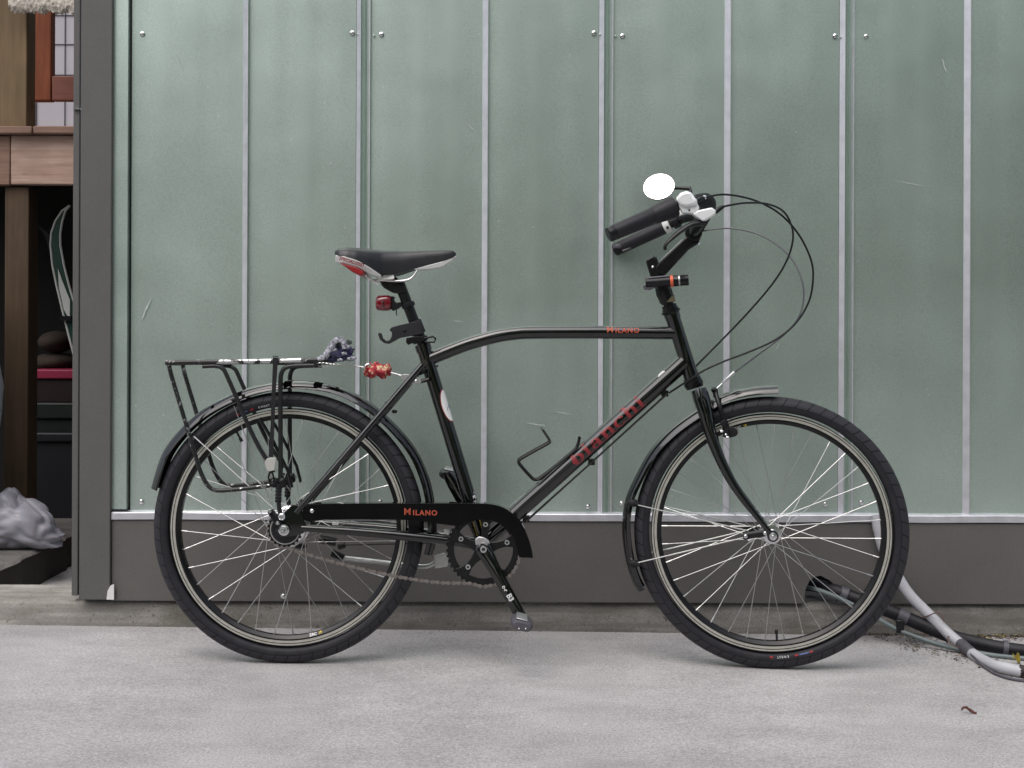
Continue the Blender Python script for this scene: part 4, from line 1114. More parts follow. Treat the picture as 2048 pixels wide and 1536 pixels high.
q = MB(); q.tube([G.p(1469, 744, -.02), G.p(1448, 763, -.02), G.p(1444, 767, -.02)], [.0042, .0040, .0022], 10); q.tube([G.p(1446, 765, -.02), G.p(1432, 778, -.02)], .0016, 8); fp('brake_noodle', q, M['silver'], steer=True)
# bare gear cable below the down tube
q = MB(); q.tube([F.p(1336, 787, -.010), F.p(1330, 793, -.010), F.p(1050, 1046, -.010)], [.0025, .0014, .0014], 8); fp('gear_cable', q, M['black_metal'])
q = MB(); q.tube([F.p(1330, 791, .010), F.p(1183, 925, .010), F.p(1050, 1044, .010)], .0025, 8); fp('gear_cable', q, M['black_plastic'])
# ---- front rim brake
for sgn in (1, -1):
    arm = [G.p(u, v, y) for u, v, y in [(1431, 781, -.022), (1434, 795, -.036), (1440, 815, -.046), (1447, 838, -.050), (1452, 852, -.050), (1448, 868, -.048)]]
    if sgn < 0: arm = mir(arm)
    q = MB(); q.tube(arm, [.0055, .0055, .0058, .0062, .0080, .0075], 10, sub=4); b_ = fp('rim_brake', q, M['black_metal'], steer=True)
    pd_ = XZ([(1452, 862), (1458, 857), (1464, 852), (1474, 859), (1476, 866), (1472, 872), (1456, 876), (1444, 873)], -.025 * sgn, G)
    q = MB(); q.prism(pd_, -sgn * .016, -sgn * .034); sub('brake_pad', q, M['dark_rubber'], b_, bev=.003)
    a = G.p(1447, 847, -.060)
    if sgn < 0: a = mir([a])[0]
    q = MB(); q.cyl(a + Vector((0, -.003 * sgn, 0)), a + Vector((0, .012 * sgn, 0)), .0072, 14); sub('pivot', q, M['black_plastic'], b_, bev=.001)
    q = MB(); q.ball(a + Vector((.006, 0, -.026)), .0035, 8); q.ball(a + Vector((.010, 0, -.032)), .003, 8, (1.6, 1, 1)); q.ball(a + Vector((-.004, 0, -.018)), .0042, 8, (1.2, 1, 1)); sub('bolt', q, M['silver'], b_)
q = MB(); q.ball(G.p(1429, 780, -.02), .0085, 10, (1, 1.6, .9)); fp('brake_linkage', q, M['black_metal'], steer=True)

# ---- drivetrain
CR = F.p(967, 1098, -.050); cc = Vector((CR.x, 0, CR.z))
k_n = S_PX * (1 - .05 / DIST)
q = MB(); teeth = 42; ringp = []
for k_ in range(teeth * 4):
    a = 2 * PI * k_ / (teeth * 4); r_ = (.0890 if k_ % 4 in (1, 2) else .0845); ringp.append((r_, a))
n = len(ringp); ri = 59 * k_n; vs = []
for y in (-.0490, -.0455):
    vs += [Vector((r_ * math.cos(a), y, r_ * math.sin(a))) + cc for r_, a in ringp] + [Vector((ri * math.cos(a), y, ri * math.sin(a))) + cc for r_, a in ringp]
fs = []
for i in range(n):
    j = (i + 1) % n
    fs += [(i, j, n + j, n + i), (2 * n + i, 3 * n + i, 3 * n + j, 2 * n + j), (i, 2 * n + i, 2 * n + j, j), (n + i, n + j, 3 * n + j, 3 * n + i)]
q.add(vs, fs); ringo = fp('chainring', q, M['black_metal'], sharp=30)
arms = [(971, 1049), (922, 1078), (936, 1134), (1014, 1085), (998, 1146)]
for i, (u, v) in enumerate(arms):
    p = F.p(u, v, -.050); d = (p - CR); d.y = 0; t = d.normalized(); s_ = Vector((-t.z, 0, t.x))
    out = (62 * k_n)
    pl = []
    for rr_, ww in ((.0, .016), (.02, .0125), (.035, .0085), (.052, .0085), (out * .93, .014), (out + .006, .021)):
        pl.append((rr_, ww))
    pts = [cc + t * a + s_ * w_ for a, w_ in pl] + [cc + t * a - s_ * w_ for a, w_ in pl[::-1]]
    q = MB(); q.prism([(x.x, x.z) for x in pts], -.0535, -.0492); sub('spider_arm', q, M['black_metal'], ringo, bev=.0015)
    q = MB(); b_ = F.p(u, v, -.055); q.lathe([(.0025, -.0545), (.0030, -.0565), (.0058, -.0565), (.0066, -.0540), (.0025, -.0540)], c=(b_.x, 0, b_.z), n=16, closed=True); sub('chainring_bolt', q, M['silver'], ringo)
# crank arms and pedals
c_end = F.p(1043, 1236, -.082); c_end0 = Vector((c_end.x, 0, c_end.z)); c0 = F.p(967, 1098, -.065); c0.y = 0
def crank(sgn):
    a = c0 if sgn > 0 else c0; e = c_end0 if sgn > 0 else c0 * 2 - c_end0
    t = (e - a).normalized(); s_ = Vector((-t.z, 0, t.x)); L = (e - a).length; q = MB(); rings = []
    for f_, w_, y_, th in ((-.10, .006, .058, .008), (-.075, .0165, .058, .010), (0, .0195, .060, .011), (.12, .0185, .063, .011), (.3, .0155, .069, .0095), (.6, .0145, .074, .0085), (.88, .0145, .077, .008), (1.0, .0135, .078, .008), (1.055, .0095, .078, .007)):
        c = a + t * L * f_ + Vector((0, -sgn * y_, 0))
        ring = []
        for k_ in range(12):
            an = 2 * PI * k_ / 12; cx = math.copysign(abs(math.cos(an)) ** .6, math.cos(an)); sx = math.copysign(abs(math.sin(an)) ** .6, math.sin(an))
            ring.append(c + s_ * w_ * cx + Vector((0, th * sx, 0)))
        rings.append(ring)
    q.loft(rings); cr_ = fp('crank_arm', q, M['paint'], sharp=45)
    q = MB(); q.lathe([(.0035, -sgn * .0730), (.0042, -sgn * .0745), (.0078, -sgn * .0745), (.0085, -sgn * .0720), (.0035, -sgn * .0700)], c=(a.x, 0, a.z), n=20, closed=True)
    sub('crank_bolt', q, M['silver'], cr_)
    # pedal
    ped = MB(); pc = e
    axis_out = -sgn
    rings = []
    for y_, w_, h_ in ((.088, .018, .008), (.094, .024, .0115), (.11, .026, .0125), (.165, .026, .0125), (.180, .023, .011), (.186, .018, .008)):
        ring = []
        for k_ in range(16):
            an = 2 * PI * k_ / 16; cx = math.copysign(abs(math.cos(an)) ** .7, math.cos(an)); sx = math.copysign(abs(math.sin(an)) ** .8, math.sin(an))
            p = Vector((w_ * cx, 0, h_ * sx)); p.rotate(Matrix.Rotation(math.radians(14), 3, 'Y'))
            ring.append(pc + p + Vector((0, axis_out * y_, 0)))
        rings.append(ring)
    ped.loft(rings); pd_ = fp('pedal', ped, M['tape'] if sgn > 0 else M['black_plastic'], sharp=45)
    q = MB(); q.box((pc.x - .016, min(axis_out * .10, axis_out * .175), pc.z + .0122), (pc.x + .010, max(axis_out * .10, axis_out * .175), pc.z + .0150))
    for i, p in enumerate(q.v): q.v[i] = pc + Matrix.Rotation(math.radians(14), 3, 'Y') @ (p - pc)
    sub('pedal_plate', q, M['alloy'], pd_, bev=.002)
    for dx in (-.006, .009):
        q = MB(); q.ball(pc + Vector((dx, axis_out * .1865, -.004)), .0022, 8); sub('rivet', q, M['silver'], pd_)
    return cr_, t, s_, a
cr_near, ct, cs_, ca = crank(1); crank(-1)
def on_crank(f0):
    L = (c_end0 - c0).length
    return lambda x, t: c0 + ct * (f0 * L + x) + (cs_ * (t if cs_.x > 0 else -t)) + Vector((0, -.0745 - .0085 - .0008, 0))
lettering('B3', .017, on_crank(.70), M['white_print'], cr_near, .0006)
lettering('c-r', .013, on_crank(.565), M['white_print'], cr_near, .0004)
q = MB(); hub_p = XZ([(950, 1078), (958, 1072), (968, 1074), (978, 1080), (980, 1088), (970, 1086), (955, 1092), (951, 1088)], -.06); q.prism(hub_p, -.060, -.0665); sub('crank_boss', q, M['alloy'], cr_near, bev=.002)
# chain: single links along the lower run and round the ring front
q = MB()
for sgn in (-1, 1):
    pts = []
    for k_ in range(8):
        a = math.radians(60 + 240 * k_ / 7); pts.append((-.00635 + .0046 * math.cos(a), .0046 * math.sin(a)))
    pts.append((0, -.0024))
    for k_ in range(8):
        a = math.radians(-120 + 240 * k_ / 7); pts.append((.00635 + .0046 * math.cos(a), .0046 * math.sin(a)))
    pts.append((0, .0024))
    q.prism(pts, sgn * .0024, sgn * .0034)
q.cyl((-.00635, -.0042, 0), (-.00635, .0042, 0), .0026, 8)
LINK = q.mesh('chain_link', M['chain']); LINK2 = LINK.copy(); LINK2.materials[0] = mat('dark_chain_plate', (.20, .175, .165), .42, .85)
q2 = MB(); q2.tube([F.p(577, 1024, -.05), F.p(967, 1024, -.048)], .0042, 8, flat=.5)
chain = fp('chain', q2, M['chain'])
def links_along(pts):
    P_, _ = smooth_path([Vector(p) for p in pts], [0] * len(pts), 12)
    acc = 0; last = 0; i_ = 0; step = .0127; nxt = step / 2
    for i in range(len(P_) - 1):
        seg = (P_[i + 1] - P_[i]); L = seg.length
        while nxt <= acc + L:
            p = P_[i] + seg * ((nxt - acc) / L); t = seg.normalized()
            z = Vector((-t.z, 0, t.x)); yv = z.cross(t)
            R = Matrix((t, Vector((0, 1, 0)), z)).transposed().to_4x4()
            o = put('chain_link', LINK if i_ % 2 else LINK2, chain, Matrix.Translation(p) @ R @ Matrix.Diagonal((1, 1.0 if i_ % 2 else .8, 1 if i_ % 2 else .82, 1)))
            nxt += step; i_ += 1
        acc += L
low = [RC + Vector((.041 * math.cos(math.radians(a)), -.0495, .041 * math.sin(math.radians(a)))) for a in (150, 180, 210, 240, 262)]
low += [F.p(620, 1110, -.049), F.p(700, 1132, -.048), F.p(800, 1154, -.048), F.p(880, 1165, -.048)]
low += [cc + Vector((.0880 * math.cos(math.radians(a)), -.0472, .0880 * math.sin(math.radians(a)))) for a in (-112, -90, -66, -45, -24, 0, 20)]
links_along(low)
# chain guard
cg = [(607, 1040), (603, 1028), (609, 1014), (622, 1008), (700, 1007), (800, 1006.5), (925, 1006.5), (965, 1007), (990, 1010), (1010, 1017), (1030, 1031), (1046, 1052), (1058, 1080), (1064, 1102), (1066, 1116), (1038, 1115), (1036, 1098), (1031, 1081), (1021, 1064), (1003, 1048), (985, 1041), (968, 1038.5), (950, 1040), (933, 1045), (914, 1052), (893, 1050), (868, 1046), (840, 1042), (808, 1040), (700, 1039.5), (644, 1040), (620, 1044)]
q = MB(); yg = -.066; q.prism(XZ(cg, yg), yg, yg + .0018); guard = fp('chain_guard', q, M['guard_black'], sharp=30, bev=.0006)
lip = P(cg[1:15], yg)
q = MB(); n = len(lip); lp, _ = smooth_path(lip, [0] * n, 3); n = len(lp); vs = [p + Vector((0, .0018, 0)) for p in lp] + [p + Vector((0, .030, .0006)) for p in lp] + [p + Vector((0, .030, -.0012)) for p in lp] + [p + Vector((0, .0018, -.0018)) for p in lp]
q.add(vs, [(i, i + 1, n + i + 1, n + i) for i in range(n - 1)] + [(2 * n + i, 2 * n + i + 1, 3 * n + i + 1, 3 * n + i) for i in range(n - 1)] + [(n + i, n + i + 1, 2 * n + i + 1, 2 * n + i) for i in range(n - 1)]); sub('guard_lip', q, M['paint'], guard)
q = MB(); b_ = F.p(624, 1022, yg); q.ball((b_.x, yg - .001, b_.z), .0056, 12, (1, .6, 1)); sub('bolt', q, M['silver'], guard)
m0 = F.p(842, 1025, yg)
lettering('M', .0230, lambda x, t: Vector((m0.x - .032 + x, yg - .0008, m0.z + t + .001)), M['orange_print'], guard, .0001)
lettering('ILANO', .0170, lambda x, t: Vector((m0.x + .0095 + x, yg - .0008, m0.z + t - .001)), M['orange_print'], guard, .0005, 0, 1.2, 'orange word MILANO on the chain guard')
# brackets behind, kickstand
q = MB(); q.tube([F.p(878, 1120, .045), F.p(860, 1131, .05), F.p(843, 1133, .055), F.p(800, 1129, .066), F.p(740, 1122, .070), F.p(686, 1116, .072)], [.0055, .0055, .0055, .0062, .0062, .0062], 12, sub=4); ks = fp('kickstand', q, M['alloy'])
q = MB(); q.tube([F.p(688, 1116, .072), F.p(664, 1106, .074)], [.0085, .0095], 12); sub('kickstand_foot', q, M['dark_rubber'], ks)
q = MB(); q.prism(XZ([(868, 1112), (888, 1106), (898, 1112), (896, 1132), (870, 1136)], .04), .03, .05); sub('kickstand_mount', q, M['alloy'], ks, bev=.002)
q = MB(); q.tube([F.p(676, 1094, .045), F.p(690, 1090, .045)], .007, 10); q.tube([F.p(690, 1090, .045), F.p(870, 1086, .03)], .0016, 8); q.ball(F.p(600, 1092, .06), .012, 10, (1.5, .5, .6)); q.tube([F.p(640, 1078, .05), F.p(672, 1084, .05)], .011, 10); fp('gear_hub_linkage', q, M['black_plastic'])
q = MB(); p_ = F.p(671, 1047, .02); q.box((p_.x - .008, .018, p_.z - .004), (p_.x + .008, .026, p_.z + .004)); q.box((F.p(888, 1055, -.03).x, -.036, F.p(888, 1068, -.03).z), (F.p(900, 1055, -.03).x, -.03, F.p(888, 1058, -.03).z)); fp('cable_clip', q, M['white_plastic'], bev=.001)
q = MB(); q.tube([F.p(650, 1046, .03), F.p(700, 1050, .03), F.p(810, 1063, .02), F.p(900, 1075, .01)], .0022, 8); fp('gear_cable', q, M['black_plastic'])

# ---- seat post, saddle
sp0, sp1 = F.p(846, 690), F.p(799, 567)
q = MB(); q.tube([sp0, sp1], .0130, 20); post = fp('seat_post', q, M['black_metal'])
q = MB(); q.tube([F.p(842, 684), F.p(839, 676)], [.0195, .0195], 20); q.prism(XZ([(813, 676), (830, 673), (848, 672), (848, 682), (832, 684), (816, 690), (812, 684)], -.02), -.024, -.016)
q.tube([F.p(846, 677, -.020), F.p(866, 673, -.021), F.p(871, 677, -.021), F.p(869, 684, -.021), F.p(850, 684, -.021)], .0024, 8); sub('seat_clamp', q, M['black_metal'], post, bev=.001)
q = MB(); q.tube([F.p(793, 575), F.p(785, 566), F.p(775, 562)], [.015, .018, .012], 14); q.tube([F.p(763, 565), F.p(808, 569)], .009, 12)
q.prism(XZ([(759, 562), (795, 565), (811, 571), (815, 584), (800, 588), (786, 586), (775, 580), (768, 576)], 0), -.016, .016); sub('seat_post_head', q, M['black_metal'], post, bev=.003)
stn = [  # u, top v, side bottom v, half width
    (675, 501, 509, .050), (684, 497, 512, .066), (700, 496, 515, .072), (720, 497, 522, .070), (745, 499, 535, .058), (765, 500, 549, .044), (785, 500, 550, .036), (805, 500, 546, .030), (835, 499, 536, .025), (865, 498, 528, .0215), (890, 497, 521, .019), (905, 498, 515, .015), (912, 502, 509, .008)]
us = [Vector((a, b, 0)) for a, b, c, d in stn]; q = MB(); rings = []; ex_ = []
S_, _ = smooth_path([Vector((a, b, c)) for a, b, c, d in stn], [d for a, b, c, d in stn], 4)
_, HW = smooth_path([Vector((a, b, c)) for a, b, c, d in stn], [d for a, b, c, d in stn], 4)
for s_, hw in zip(S_, HW):
    tz = F.p(s_.x, s_.y, 0); bz = F.p(s_.x, s_.z, -hw); x = tz.x; ring = []
    H = tz.z - bz.z
    for k_ in range(24):
        an = 2 * PI * k_ / 24; cx, sx = math.cos(an), math.sin(an)
        yy = hw * math.copysign(abs(cx) ** .75, cx)
        zz = bz.z + H * (math.copysign(abs(sx) ** .55, sx)) if sx > 0 else bz.z + .006 * (-sx) * .5
        if sx > 0: zz = bz.z + H * (sx ** .6)
        dip = -.005 * math.exp(-(yy / .012) ** 2) if sx > 0 else .0
        ring.append(Vector((x, yy, zz + dip)))
    rings.append(ring)
q.loft(rings); sad = fp('saddle', q, M['saddle'], sharp=70)
# white shell under the cover
def shell(pts_top, pts_bot, hws, name, m):
    rings = []
    for (u, v), (u2, v2), hw in zip(pts_top, pts_bot, hws):
        a = F.p(u, v, -hw); b = F.p(u2, v2, -hw * .8)
        rings.append([Vector((a.x, -hw, a.z)), Vector((b.x, -hw * .84, b.z)), Vector((b.x, hw * .84, b.z)), Vector((a.x, hw, a.z))])
    q = MB(); q.loft(rings); return sub(name, q, m, sad, bev=.002)
sh1 = shell([(671, 510), (690, 513), (715, 521), (740, 535), (762, 550)], [(671, 524), (690, 528), (715, 536), (742, 549), (764, 557)], [.063, .0735, .0725, .062, .046], 'saddle_shell', M['white_plastic'])
sh2 = shell([(828, 538), (850, 532), (880, 524), (902, 516), (912, 511)], [(830, 540), (856, 539), (884, 534), (903, 522), (912, 514)], [.0262, .0240, .0207, .0162, .010], 'saddle_shell', M['white_plastic'])
a, b = F.p(683, 519, -.074), F.p(728, 533, -.072)
sdv = (b - a).normalized()
def on_sad(x, t):
    p = F.p(702.5, 523.5, -.0755); return p + Vector((sdv.x, .0, sdv.z)) * x + Vector((-sdv.z, 0, sdv.x)) * t + Vector((0, max(0, x) * .12 - .0005, 0))
lettering('SPECIALIZED', .0105, on_sad, M['red_print'], sad, .0003, .25, 1.0)
q = MB(); q.prism(XZ([(680, 526), (712, 534), (728, 543), (728, 548), (722, 552), (706, 545)], -.06), -.066, .066); sub('reflector', q, M['red_plastic'], sad, bev=.003)
for y in (-.022, .022):
    q = MB(); q.tube([F.p(728, 545, y), F.p(742, 560, y), F.p(760, 560, y), F.p(800, 562, y), F.p(822, 557, y), F.p(835, 541, y)], .0035, 10, sub=6); sub('rail', q, M['silver'], sad)
q = MB(); q.prism(XZ([(752, 557), (772, 549), (786, 547), (789, 556), (786, 559), (760, 560)], -.03), -.034, -.026); q.tube([F.p(734, 553, -.03), F.p(757, 570, -.03)], .0028, 8); sub('rail_clamp', q, M['white_plastic'], sad, bev=.001)
# tail light
q = MB(); c = F.p(767, 606, -.002); rings = []
for dx, r_ in ((-.0185, .010), (-.0165, .0165), (-.010, .0190), (.006, .0195), (.015, .0185), (.019, .015)):
    ring = []
    for k_ in range(20):
        an = 2 * PI * k_ / 20; cx = math.copysign(abs(math.cos(an)) ** .7, math.cos(an)); sx = math.copysign(abs(math.sin(an)) ** .7, math.sin(an))
        ring.append(c + Vector((dx, r_ * cx * 1.05, r_ * sx)))
    rings.append(ring)
q.loft(rings); tl = fp('tail_light', q, M['lens'], sharp=60)
q = MB(); q.prism(XZ([(783, 592), (790, 594), (788, 600), (793, 606), (803, 604), (806, 611), (796, 618), (786, 622), (782, 618)], 0), -.010, .010); q.tube([F.p(815, 606), F.p(818, 614)], .0165, 18); q.tube([F.p(793, 620, -.004), F.p(793, 631, -.004)], .0015, 6); sub('light_bracket', q, M['black_plastic'], tl, bev=.001)
for dz in (.001, -.007):
    q = MB(); q.ball(c + Vector((.002, -.0205, dz)), .003, 8); sub('led', q, M['maroon'], tl)
# hook shaped lock holder on the seat post
hk = [(846, 668), (839, 669), (800, 676), (788, 683), (778, 688), (768, 686), (760, 679), (756, 668), (759, 665), (764, 668), (766, 676), (773, 682), (780, 680), (784, 672), (784, 665), (779, 660), (783, 655), (800, 650), (818, 646), (838, 641)]
q = MB(); q.prism(XZ(hk, -.018), -.023, -.015); lh = fp('lock_holder', q, M['grip'], bev=.0012)
q = MB(); q.tube([F.p(828, 643), F.p(838, 668)], .0178, 18); sub('holder_clamp', q, M['grip'], lh)
q = MB(); q.ball(F.p(809, 661, -.024), .004, 10, (1, .6, 1)); sub('bolt', q, M['black_metal'], lh)
# front light strapped to the stem
a, b = G.p(1291, 566, -.040), G.p(1377, 560, -.040); d = b - a
q = MB(); q.tube([a, a + d * .01, a + d * .60, a + d * .605], [.0105, .0118, .0128, .0128], 18)
fl = fp('front_light', q, M['black_plastic'], steer=True)
q = MB(); q.tube([a + d * .575, a + d * .645], .0140, 20); sub('light_ring', q, M['orange_ring'], fl, bev=.001)
q = MB(); q.tube([a + d * .645, a + d * .76, a + d * .765, a + d * .80, a + d * .805, a + d], [.0130, .0130, .0133, .0133, .0130, .0130], 20); sub('light_head', q, M['black_metal'], fl)
q = MB(); q.tube([a + d * .765, a + d * .80], .0136, 20); sub('light_ring', q, M['alloy'], fl)
q = MB(); q.tube([a + d * .06 + Vector((0, -.004, .0108)), a + d * .56 + Vector((0, -.004, .0122))], .003, 8, flat=2); q.prism(XZ([(1286, 573), (1296, 566), (1312, 575), (1300, 580), (1288, 579)], -.04, G), -.046, -.034); sub('light_rail', q, M['tape'], fl, bev=.0008)
q = MB(); q.tube([G.p(1318, 568, -.042), G.p(1318, 572, 0)], .010, 12); sub('light_mount', q, M['black_plastic'], fl)
# bottle cage
wire_ = [(1087, 862, -.018), (1093, 871, -.022), (1099, 881, -.026), (1097, 887, -.028), (1070, 902, -.030), (1044, 917, -.030), (1037, 924, -.030), (1041, 932, -.028), (1062, 955, -.022), (1070, 960, -.020), (1080, 957, -.018), (1110, 934, -.016), (1148, 902, -.016), (1156, 891, -.016), (1160, 874, -.016)]
wp_ = [F.p(*p) for p in wire_]; q = MB(); q.tube(wp_, .0030, 10, sub=4); q.tube(mir(wp_), .0030, 10, sub=4)
q.tube([wp_[0], (wp_[0] + mir(wp_)[0]) / 2 + Vector((-.004, 0, .006)), mir(wp_)[0]], .0030, 10, sub=4); cage = fp('bottle_cage', q, M['black_metal'])
q = MB(); q.prism(XZ([(1080, 958), (1132, 914), (1137, 919), (1086, 963)], 0), -.009, .009); sub('cage_plate', q, M['black_plastic'], cage, bev=.001)
# ---- rear rack
YR = .066
rack_b = MB()
rail = [F.p(u, v, -YR) for u, v in [(337, 726), (345, 725), (500, 723), (600, 721), (636, 720), (649, 716), (657, 706), (667, 690), (676, 684), (686, 683)]]
rack_b.tube(rail, .0062, 12, sub=3); rack = fp('rear_rack', rack_b, M['rackworn'])
q = MB(); q.tube(mir(rail), .0062, 12, sub=3); sub('rail', q, M['rackworn'], rack)
e1, e2 = rail[0], mir(rail)[0]; q = MB(); q.tube([e1, e2], .006, 10); q.tube([rail[-1], mir(rail)[-1]], .006, 10); sub('cross_bar', q, M['rackleg'], rack)
for uu in (430, 560, 630):
    a = F.p(uu, 724, -YR); q = MB(); q.box((a.x - .012, -YR, a.z - .007), (a.x + .012, YR, a.z - .003)); sub('cross_plate', q, M['black_metal'], rack, bev=.001)
L1 = [(338, 730), (342, 748), (352, 782), (378, 868), (398, 935), (410, 962), (420, 975), (434, 981), (460, 980), (500, 976), (540, 971)]
L2 = [(405, 733), (432, 732), (446, 738), (454, 752), (475, 800), (497, 852), (520, 898), (541, 930), (546, 945)]
L3 = [(628, 731), (590, 732), (572, 735), (564, 744), (561, 765), (561, 850), (561, 950), (557, 990), (559, 1020), (566, 1040)]
for pts, m_, r_ in ((L1, M['rackchip'], .0052), (L2, M['rackleg'], .0052), (L3, M['rackleg'], .0056)):
    q1 = [F.p(u, v, -YR) for u, v in pts]
    for t_ in (q1, mir(q1)):
        q = MB(); q.tube(t_, r_, 10, sub=3); sub('leg', q, m_, rack)
q1 = [F.p(u, v, -YR) for u, v in [(519, 836), (527, 850), (545, 880), (575, 940), (584, 975)]]
for t_ in (q1, mir(q1)):
    q = MB(); q.tube(t_, .0040, 8); sub('brace', q, M['black_metal'], rack)
for sgn in (-1, 1):
    q = MB()
    a, b = F.p(558, 968, -YR), F.p(556, 1006, -YR)
    for k_ in range(6):
        f0 = a.lerp(b, k_ / 6); f1 = a.lerp(b, (k_ + .75) / 6); q.tube([Vector((f0.x, sgn * YR, f0.z)), Vector((f1.x, sgn * YR, f1.z))], .0078, 12)
    sub('leg_sleeve', q, M['dark_rubber'], rack)
    q = MB(); c_ = F.p(548, 965, -YR); q.ball(Vector((c_.x, sgn * YR, c_.z)), .014, 10, (1, .7, .9)); q.ball(Vector((c_.x + .02, sgn * YR, c_.z)), .012, 10, (1, .7, 1.1)); sub('joint', q, M['black_metal'], rack)
q = MB(); b_ = F.p(564, 1033, -.072); q.lathe([(0, -.080), (.0050, -.080), (.0082, -.077), (.0082, -.066), (0, -.066)], c=(b_.x, 0, b_.z), n=14); sub('bolt', q, M['silver'], rack)
q = MB(); q.tube([F.p(650, 727, -.01), F.p(720, 733, -.012), F.p(800, 750, -.018), F.p(830, 760, -.020)], .0016, 8); q.tube([F.p(770, 742, -.016), F.p(826, 757, -.022)], .0016, 8); sub('stay_rod', q, M['steel'], rack)
q = MB(); q.prism(XZ([(797, 751), (812, 748), (830, 751), (841, 757), (843, 765), (836, 770), (822, 768), (806, 760)], -.03), -.032, -.0285); sub('stay_tongue', q, M['alloy'], rack, bev=.0008)
q = MB(); q.ball(F.p(832, 762.5, -.034), .0052, 12, (1, .6, 1)); sub('bolt', q, M['silver'], rack)
q = MB(); q.tube([F.p(838, 764, -.026), F.p(858, 758, -.024)], .005, 8); sub('stay_lug', q, M['black_metal'], rack)
# springs under the rail front
for k_ in range(5):
    q = MB(); a = F.p(640 + k_ * 7, 729, -.05); q.lathe([(.0042, -.0008), (.0054, 0), (.0042, .0008), (.0034, 0)], c=a, n=12, closed=True); sub('spring_ring', q, M['steel'], rack)

# ------------------------------------------------------------------ things tied to the rack (top level)
def world(p): return MR @ p
def lump(name, lbl, cat, items, m):
    t = None
strap = thing('luggage_strap', 'black elastic strap hooked over the rear rack with pale buckle', 'strap', loc=world(F.p(547, 960, -.08)))
TI = strap.matrix_basis.inverted() if False else Matrix.Translation(world(F.p(547, 960, -.08))).inverted()
def band(pts, w, th, y):
    q = MB(); n = len(pts)
    C = [F.p(u, v, y) for u, v in pts]; vs = []
    for i, p in enumerate(C):
        t = (C[min(i + 1, n - 1)] - C[max(i - 1, 0)]).normalized(); s_ = Vector((t.z, 0, -t.x))
        ww = w[i] if isinstance(w, list) else w
        for a in (-1, 1):
            for b in (0, th): vs.append(TI @ world(p + s_ * a * ww + Vector((0, b, 0))))
    fs = []
    for i in range(n - 1):
        o = i * 4; fs += [(o, o + 4, o + 6, o + 2), (o + 1, o + 3, o + 7, o + 5), (o, o + 1, o + 5, o + 4), (o + 2, o + 6, o + 7, o + 3)]
    fs += [(0, 2, 3, 1), ((n - 1) * 4, (n - 1) * 4 + 1, (n - 1) * 4 + 3, (n - 1) * 4 + 2)]
    return q.add(vs, fs)
put('strap_web', band([(551, 715), (550, 735), (547, 790), (545, 850), (543, 880), (542, 914)], [.0062, .0055, .0045, .0045, .0052, .0055], .002, -.0745).mesh('strap_web', M['dark_rubber']), strap)
q = MB(); a = F.p(551, 716, -.0745); b = F.p(551, 716, .0745)
q.add([TI @ world(p) for p in (a + Vector((-.0065, 0, .003)), a + Vector((.0065, 0, .003)), b + Vector((.0065, 0, .003)), b + Vector((-.0065, 0, .003)), a + Vector((-.0065, 0, .0048)), a + Vector((.0065, 0, .0048)), b + Vector((.0065, 0, .0048)), b + Vector((-.0065, 0, .0048)))], [(0, 3, 2, 1), (4, 5, 6, 7), (0, 1, 5, 4), (1, 2, 6, 5), (2, 3, 7, 6), (3, 0, 4, 7)]); put('strap_web', q.mesh('strap_web', M['dark_rubber']), strap)
bk = XZ([(534, 917), (553, 915), (549, 941), (535, 943), (529, 925)], -.075)
q = MB(); q.prism(bk, -.077, -.072)
for i, p in enumerate(q.v): q.v[i] = TI @ world(p)
put('buckle', q.mesh('buckle', mat('pale_buckle', (.42, .42, .39), .5)), strap, bev=.001)
q = MB(); q.tube([TI @ world(F.p(u, v, -.074)) for u, v in [(541, 942), (546, 950), (548, 964), (541, 966), (537, 955), (540, 944)]], .0024, 8, sub=3); put('hook', q.mesh('hook', M['black_metal']), strap)
# blue and white cord bundle
t = thing('cord_bundle', 'dark blue and white cord bundle wound on the rack front hoop', 'cord', loc=world(F.p(680, 715, -.04)))
T0 = Matrix.Translation(world(F.p(680, 715, -.04))).inverted()
q = MB()
for i, (u, v, y, r_) in enumerate([(672, 708, -.05, .020), (686, 700, -.045, .017), (697, 702, -.04, .013), (690, 712, -.05, .014), (664, 716, -.05, .012), (700, 716, -.045, .010), (680, 690, -.03, .014)]):
    blob(T0 @ world(F.p(u, v, y)), r_ * .88, (1.1, 1.2, .9), .5, 2.5, 16, i + 1, q)
put('cloth', q.mesh('cloth', M['bluecloth'], 60), t)
q = MB()
pth = [(632, 722), (640, 718), (650, 713), (658, 702), (667, 687), (674, 681), (682, 680), (688, 686), (690, 698)]
q.tube([T0 @ world(F.p(u, v, -YR)) for u, v in pth], [.0045, .0075, .0085, .0085, .0085, .0085, .0085, .0080, .006], 9, sub=3)
for i, (u, v) in enumerate([(675, 712), (688, 707), (699, 718), (706, 716), (680, 720), (669, 700), (694, 694)]):
    blob(T0 @ world(F.p(u, v, -.064 - .002 * (i % 2))), .0058, (1.3, .8, .8), .4, 2, 10, i + 20, q)
put('cord', q.mesh('cord', M['whitecord'], 60), t)
